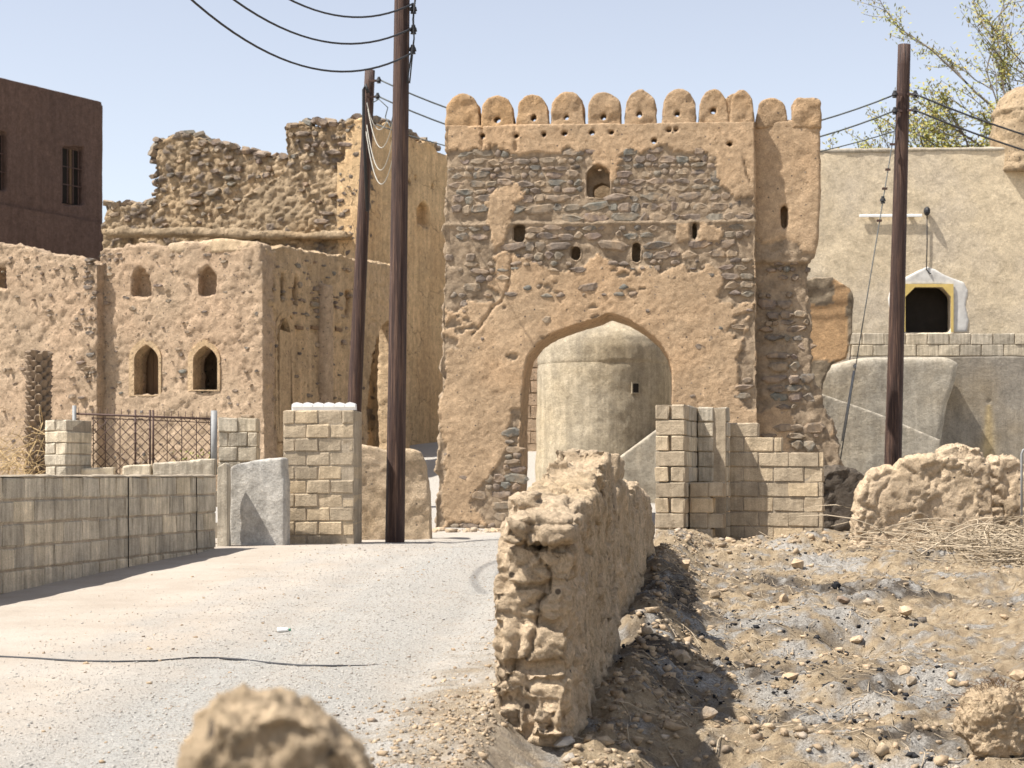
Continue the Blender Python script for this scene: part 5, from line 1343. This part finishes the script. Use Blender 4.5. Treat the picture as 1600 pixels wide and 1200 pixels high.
def f_toe(rr):                                   # clods at the foot of the mud wall
    y = rr.uniform(8.2, 20); x = itp(WLINE, y)+0.2+abs(rr.gauss(0.1, 0.3))
    return x, y, min(0.09, 0.010+rr.expovariate(1/0.017))
bake_joined('wall_foot_clods', scatter(1500, f_toe, 33), M_clod)['label'] = 'tumbled clods along the shaded foot of the mud wall'
def f_left(rr):
    y = rr.uniform(6.3, 22) if rr.random() < .5 else rr.uniform(6.3, 9.5); x = itp(WLINE, y)-0.15-abs(rr.gauss(0, 0.35)); return x, y, min(0.04, 0.008+rr.expovariate(1/0.008))
bake_joined('verge_pebbles', scatter(2600, f_left, 34), M_clod)['label'] = 'small pebbles along the road side of the mud wall'
def f_gf(rr): y = rr.uniform(28.2, 29.8); return rr.uniform(-1.4, -0.05), y, min(0.14, 0.03+rr.expovariate(1/0.03))
bake_joined('gate_foot_rubble', scatter(110, f_gf, 35), M_rock)['label'] = 'pale rubble at the foot of the gateway pier'
def f_br(rr): x, y = rr.gauss(3.0, 0.9), rr.gauss(21.9, 0.7); return x, y, min(0.13, 0.02+rr.expovariate(1/0.025))
bake_joined('spoil_rubble', scatter(420, f_br, 36), M_clod)['label'] = 'rubble heaped before the unfinished block walls'
def f_gs(rr):
    y = 8.4+(rr.random()**1.3)*13.5; x = itp(WLINE, y)+0.3+rr.random()*5.2
    if 20.3 < y and x > 2.6: return None
    return x, y, min(0.075, 0.016+rr.expovariate(1/0.014))
bake_joined('plot_stones', scatter(750, f_gs, 37), M_rock)['label'] = 'pale grey stones strewn over the burnt plot'
def f_big(rr):
    if rr.random() < 0.55: y = rr.uniform(8.6, 11); x = itp(WLINE, y)+0.6+rr.random()**1.5*2.2
    else: y = rr.uniform(9, 20); x = itp(WLINE, y)+0.4+rr.random()*5
    return x, y, min(0.11, 0.035+rr.expovariate(1/0.018))
bake_joined('broken_clods', scatter(190, f_big, 40), M_clod)['label'] = 'larger broken clods among the rubble of the plot'
def f_ch(rr):
    u, v, wu, wv, _ = rr.choice(ASH+BURN); x0, y0 = CH_[(u, v)]
    return x0+rr.gauss(0, 0.4), y0+rr.gauss(0, 0.7), min(0.05, 0.006+rr.expovariate(1/0.010))
CH_ = {(q[0], q[1]): gpt(q[0], q[1]) for q in ASH+BURN}
bake_joined('charcoal_bits', scatter(1900, f_ch, 38), M_char)['label'] = 'black charcoal fragments in the ash'
def f_rs(rr): y = rr.uniform(7, 22); return np.interp(y, [5, 7, 18, 28], [-2.6, -2.4, -1.8, -0.6])+rr.gauss(0, 1.1), y, min(0.03, 0.006+rr.expovariate(1/0.006))
bake_joined('road_pebbles', scatter(500, f_rs, 39), M_clod)['label'] = 'scattered brown pebbles on the sandy road side'
# stones one can point at
def rock(u, v, wpx, label, mi, mat=None, hk=1.0, name='loose_stone', rot=None):
    x, y = gpt(u, v); s = wpx/2/FPX*y
    me = rock_mesh('stone_mesh', 17, (1, 0.85, 0.75*hk), 500+mi, 0.5, 0); me.materials.append(mat or M_rock)
    o = bpy.data.objects.new(name, me); COL.objects.link(o); o.location = (x, y+s*0.4, gz(x, y)+s*0.35*hk); o.scale = (s, s, s)
    o.rotation_euler = (random.uniform(-.3, .3), random.uniform(-.3, .3), rot if rot is not None else random.uniform(0, 6))
    return tag(o, label, 'stone', 'loose stones on the plot')
rock(1417, 962, 38, 'pale angular wedge shaped stone right of the small pit', 1)
rock(1360, 948, 26, 'rounded stone above the small pit, left of a smaller one', 2)
rock(1376, 956, 20, 'small rounded stone between the pit and the wedge stone', 3)
rock(1318, 945, 30, 'dark stone at the upper left rim of the pit', 4, M_stone)
rock(1308, 922, 20, 'upright black charred block on the ash', 5, M_char, 1.6, 'charred_block')
rock(1424, 1070, 30, 'round grey stone in front of another in the ash', 6)
rock(1414, 1055, 34, 'darker stone half hidden behind the round grey stone', 7, M_clod)
rock(1236, 1062, 40, 'flat pale stone lying alone on the white ash', 8, None, 0.5)
rock(1170, 1042, 26, 'brown stone on dark soil near the ash', 9, M_stone)
rock(1592, 1065, 40, 'grey angular stone cut by the right edge', 10)
rock(1492, 1072, 34, 'low stone to the right of the round grey pair', 11, M_clod, 0.7)
rock(1118, 935, 30, 'dusty brown clod near the top of the shadow', 12, M_clod)
rock(1225, 940, 26, 'small grey brown stone cluster piece in mid plot', 13, M_clod)
rock(1248, 888, 34, 'light block of rubble below the ash heap', 14)
rock(1070, 888, 30, 'pale clod beside the block wall foot', 15)
rock(880, 1170, 52, 'smooth pale boulder at the foot of the wall stump', 16, M_gravel, 0.8)
rock(888, 1146, 34, 'pale stone on top of the boulder by the wall stump', 17, M_gravel, 0.8)
rock(855, 1136, 18, 'small dark green stone by the wall stump', 18, M_stone)
rock(890, 1190, 34, 'lowest pale stone beside the wall stump', 19, M_gravel, 0.7)
rock(1108, 1125, 40, 'tan clod in sunlight low on the plot', 20, M_clod)
rock(1165, 1130, 28, 'small tan clod right of a larger one', 21, M_clod)
rock(1065, 1035, 44, 'yellowish clod at the edge of the wall shadow', 22, M_rock)
rock(1226, 1150, 24, 'small round clod in the dark ash', 23, M_clod)
rock(1340, 1005, 34, 'low pale stone in front of the pit', 24, None, 0.6)
# shaggy earth clump at lower right
x, y = gpt(1565, 1180); s = 62/FPX*y
cl_ = empty('earth_clump', (x, y+0.1, gz(x, y)), 0, 'large shaggy root bound earth clump at lower right', 'earth clump')
bm = bmesh.new(); bmesh.ops.create_icosphere(bm, subdivisions=3, radius=s)
earth('clump', bm, 0.012, lambda co, nr, c: 0.05*fbm(co, 6, 4, 1200)+0.045*fbm(co, 18, 4, 1201, 0.75), M_adobe, cl_).location = (0, 0, s*0.75)
rr = random.Random(77); 
def rootf(rr, i):
    a = rr.uniform(0, 6.28); e = rr.uniform(0.1, 1.5); d = Vector((math.cos(a)*math.cos(e), math.sin(a)*math.cos(e), math.sin(e)))
    p = Vector((x, y+0.1, gz(x, y)+s*0.75))+d*s*0.98; return [p, p+d*0.02+Vector((rr.gauss(0, .012), rr.gauss(0, .012), 0)), p+d*0.045+Vector((rr.gauss(0, .025), rr.gauss(0, .025), -0.01))]
rt = brush('roots', None, 260, rootf, 0.0022, M_wood, 5); del rt['category']
rt.parent = cl_; rt.location = (-x, -(y+0.1), -gz(x, y))
# green bottle on the road
bx, by = gpt(443, 988)
bt = empty('plastic_bottle', (bx, by, gz(bx, by)), 0.1, 'small green white plastic bottle lying on the road', 'bottle')
tube('body', [(-0.045, 0, 0.018), (0.02, 0, 0.018), (0.035, 0, 0.018)], 0.017, M_white, bt, 8, 0.013)
tube('cap', [(0.035, 0, 0.018), (0.052, 0, 0.018)], 0.009, mat_plain('green_plastic', (0.03, 0.22, 0.12), 0.1, 5, 0.5, 0.4, 0), bt, 8)
print('objects', len(bpy.data.objects), 'tris', sum(len(o.data.polygons)*2 for o in bpy.data.objects if o.type == 'MESH'), 'gate stones', n1)
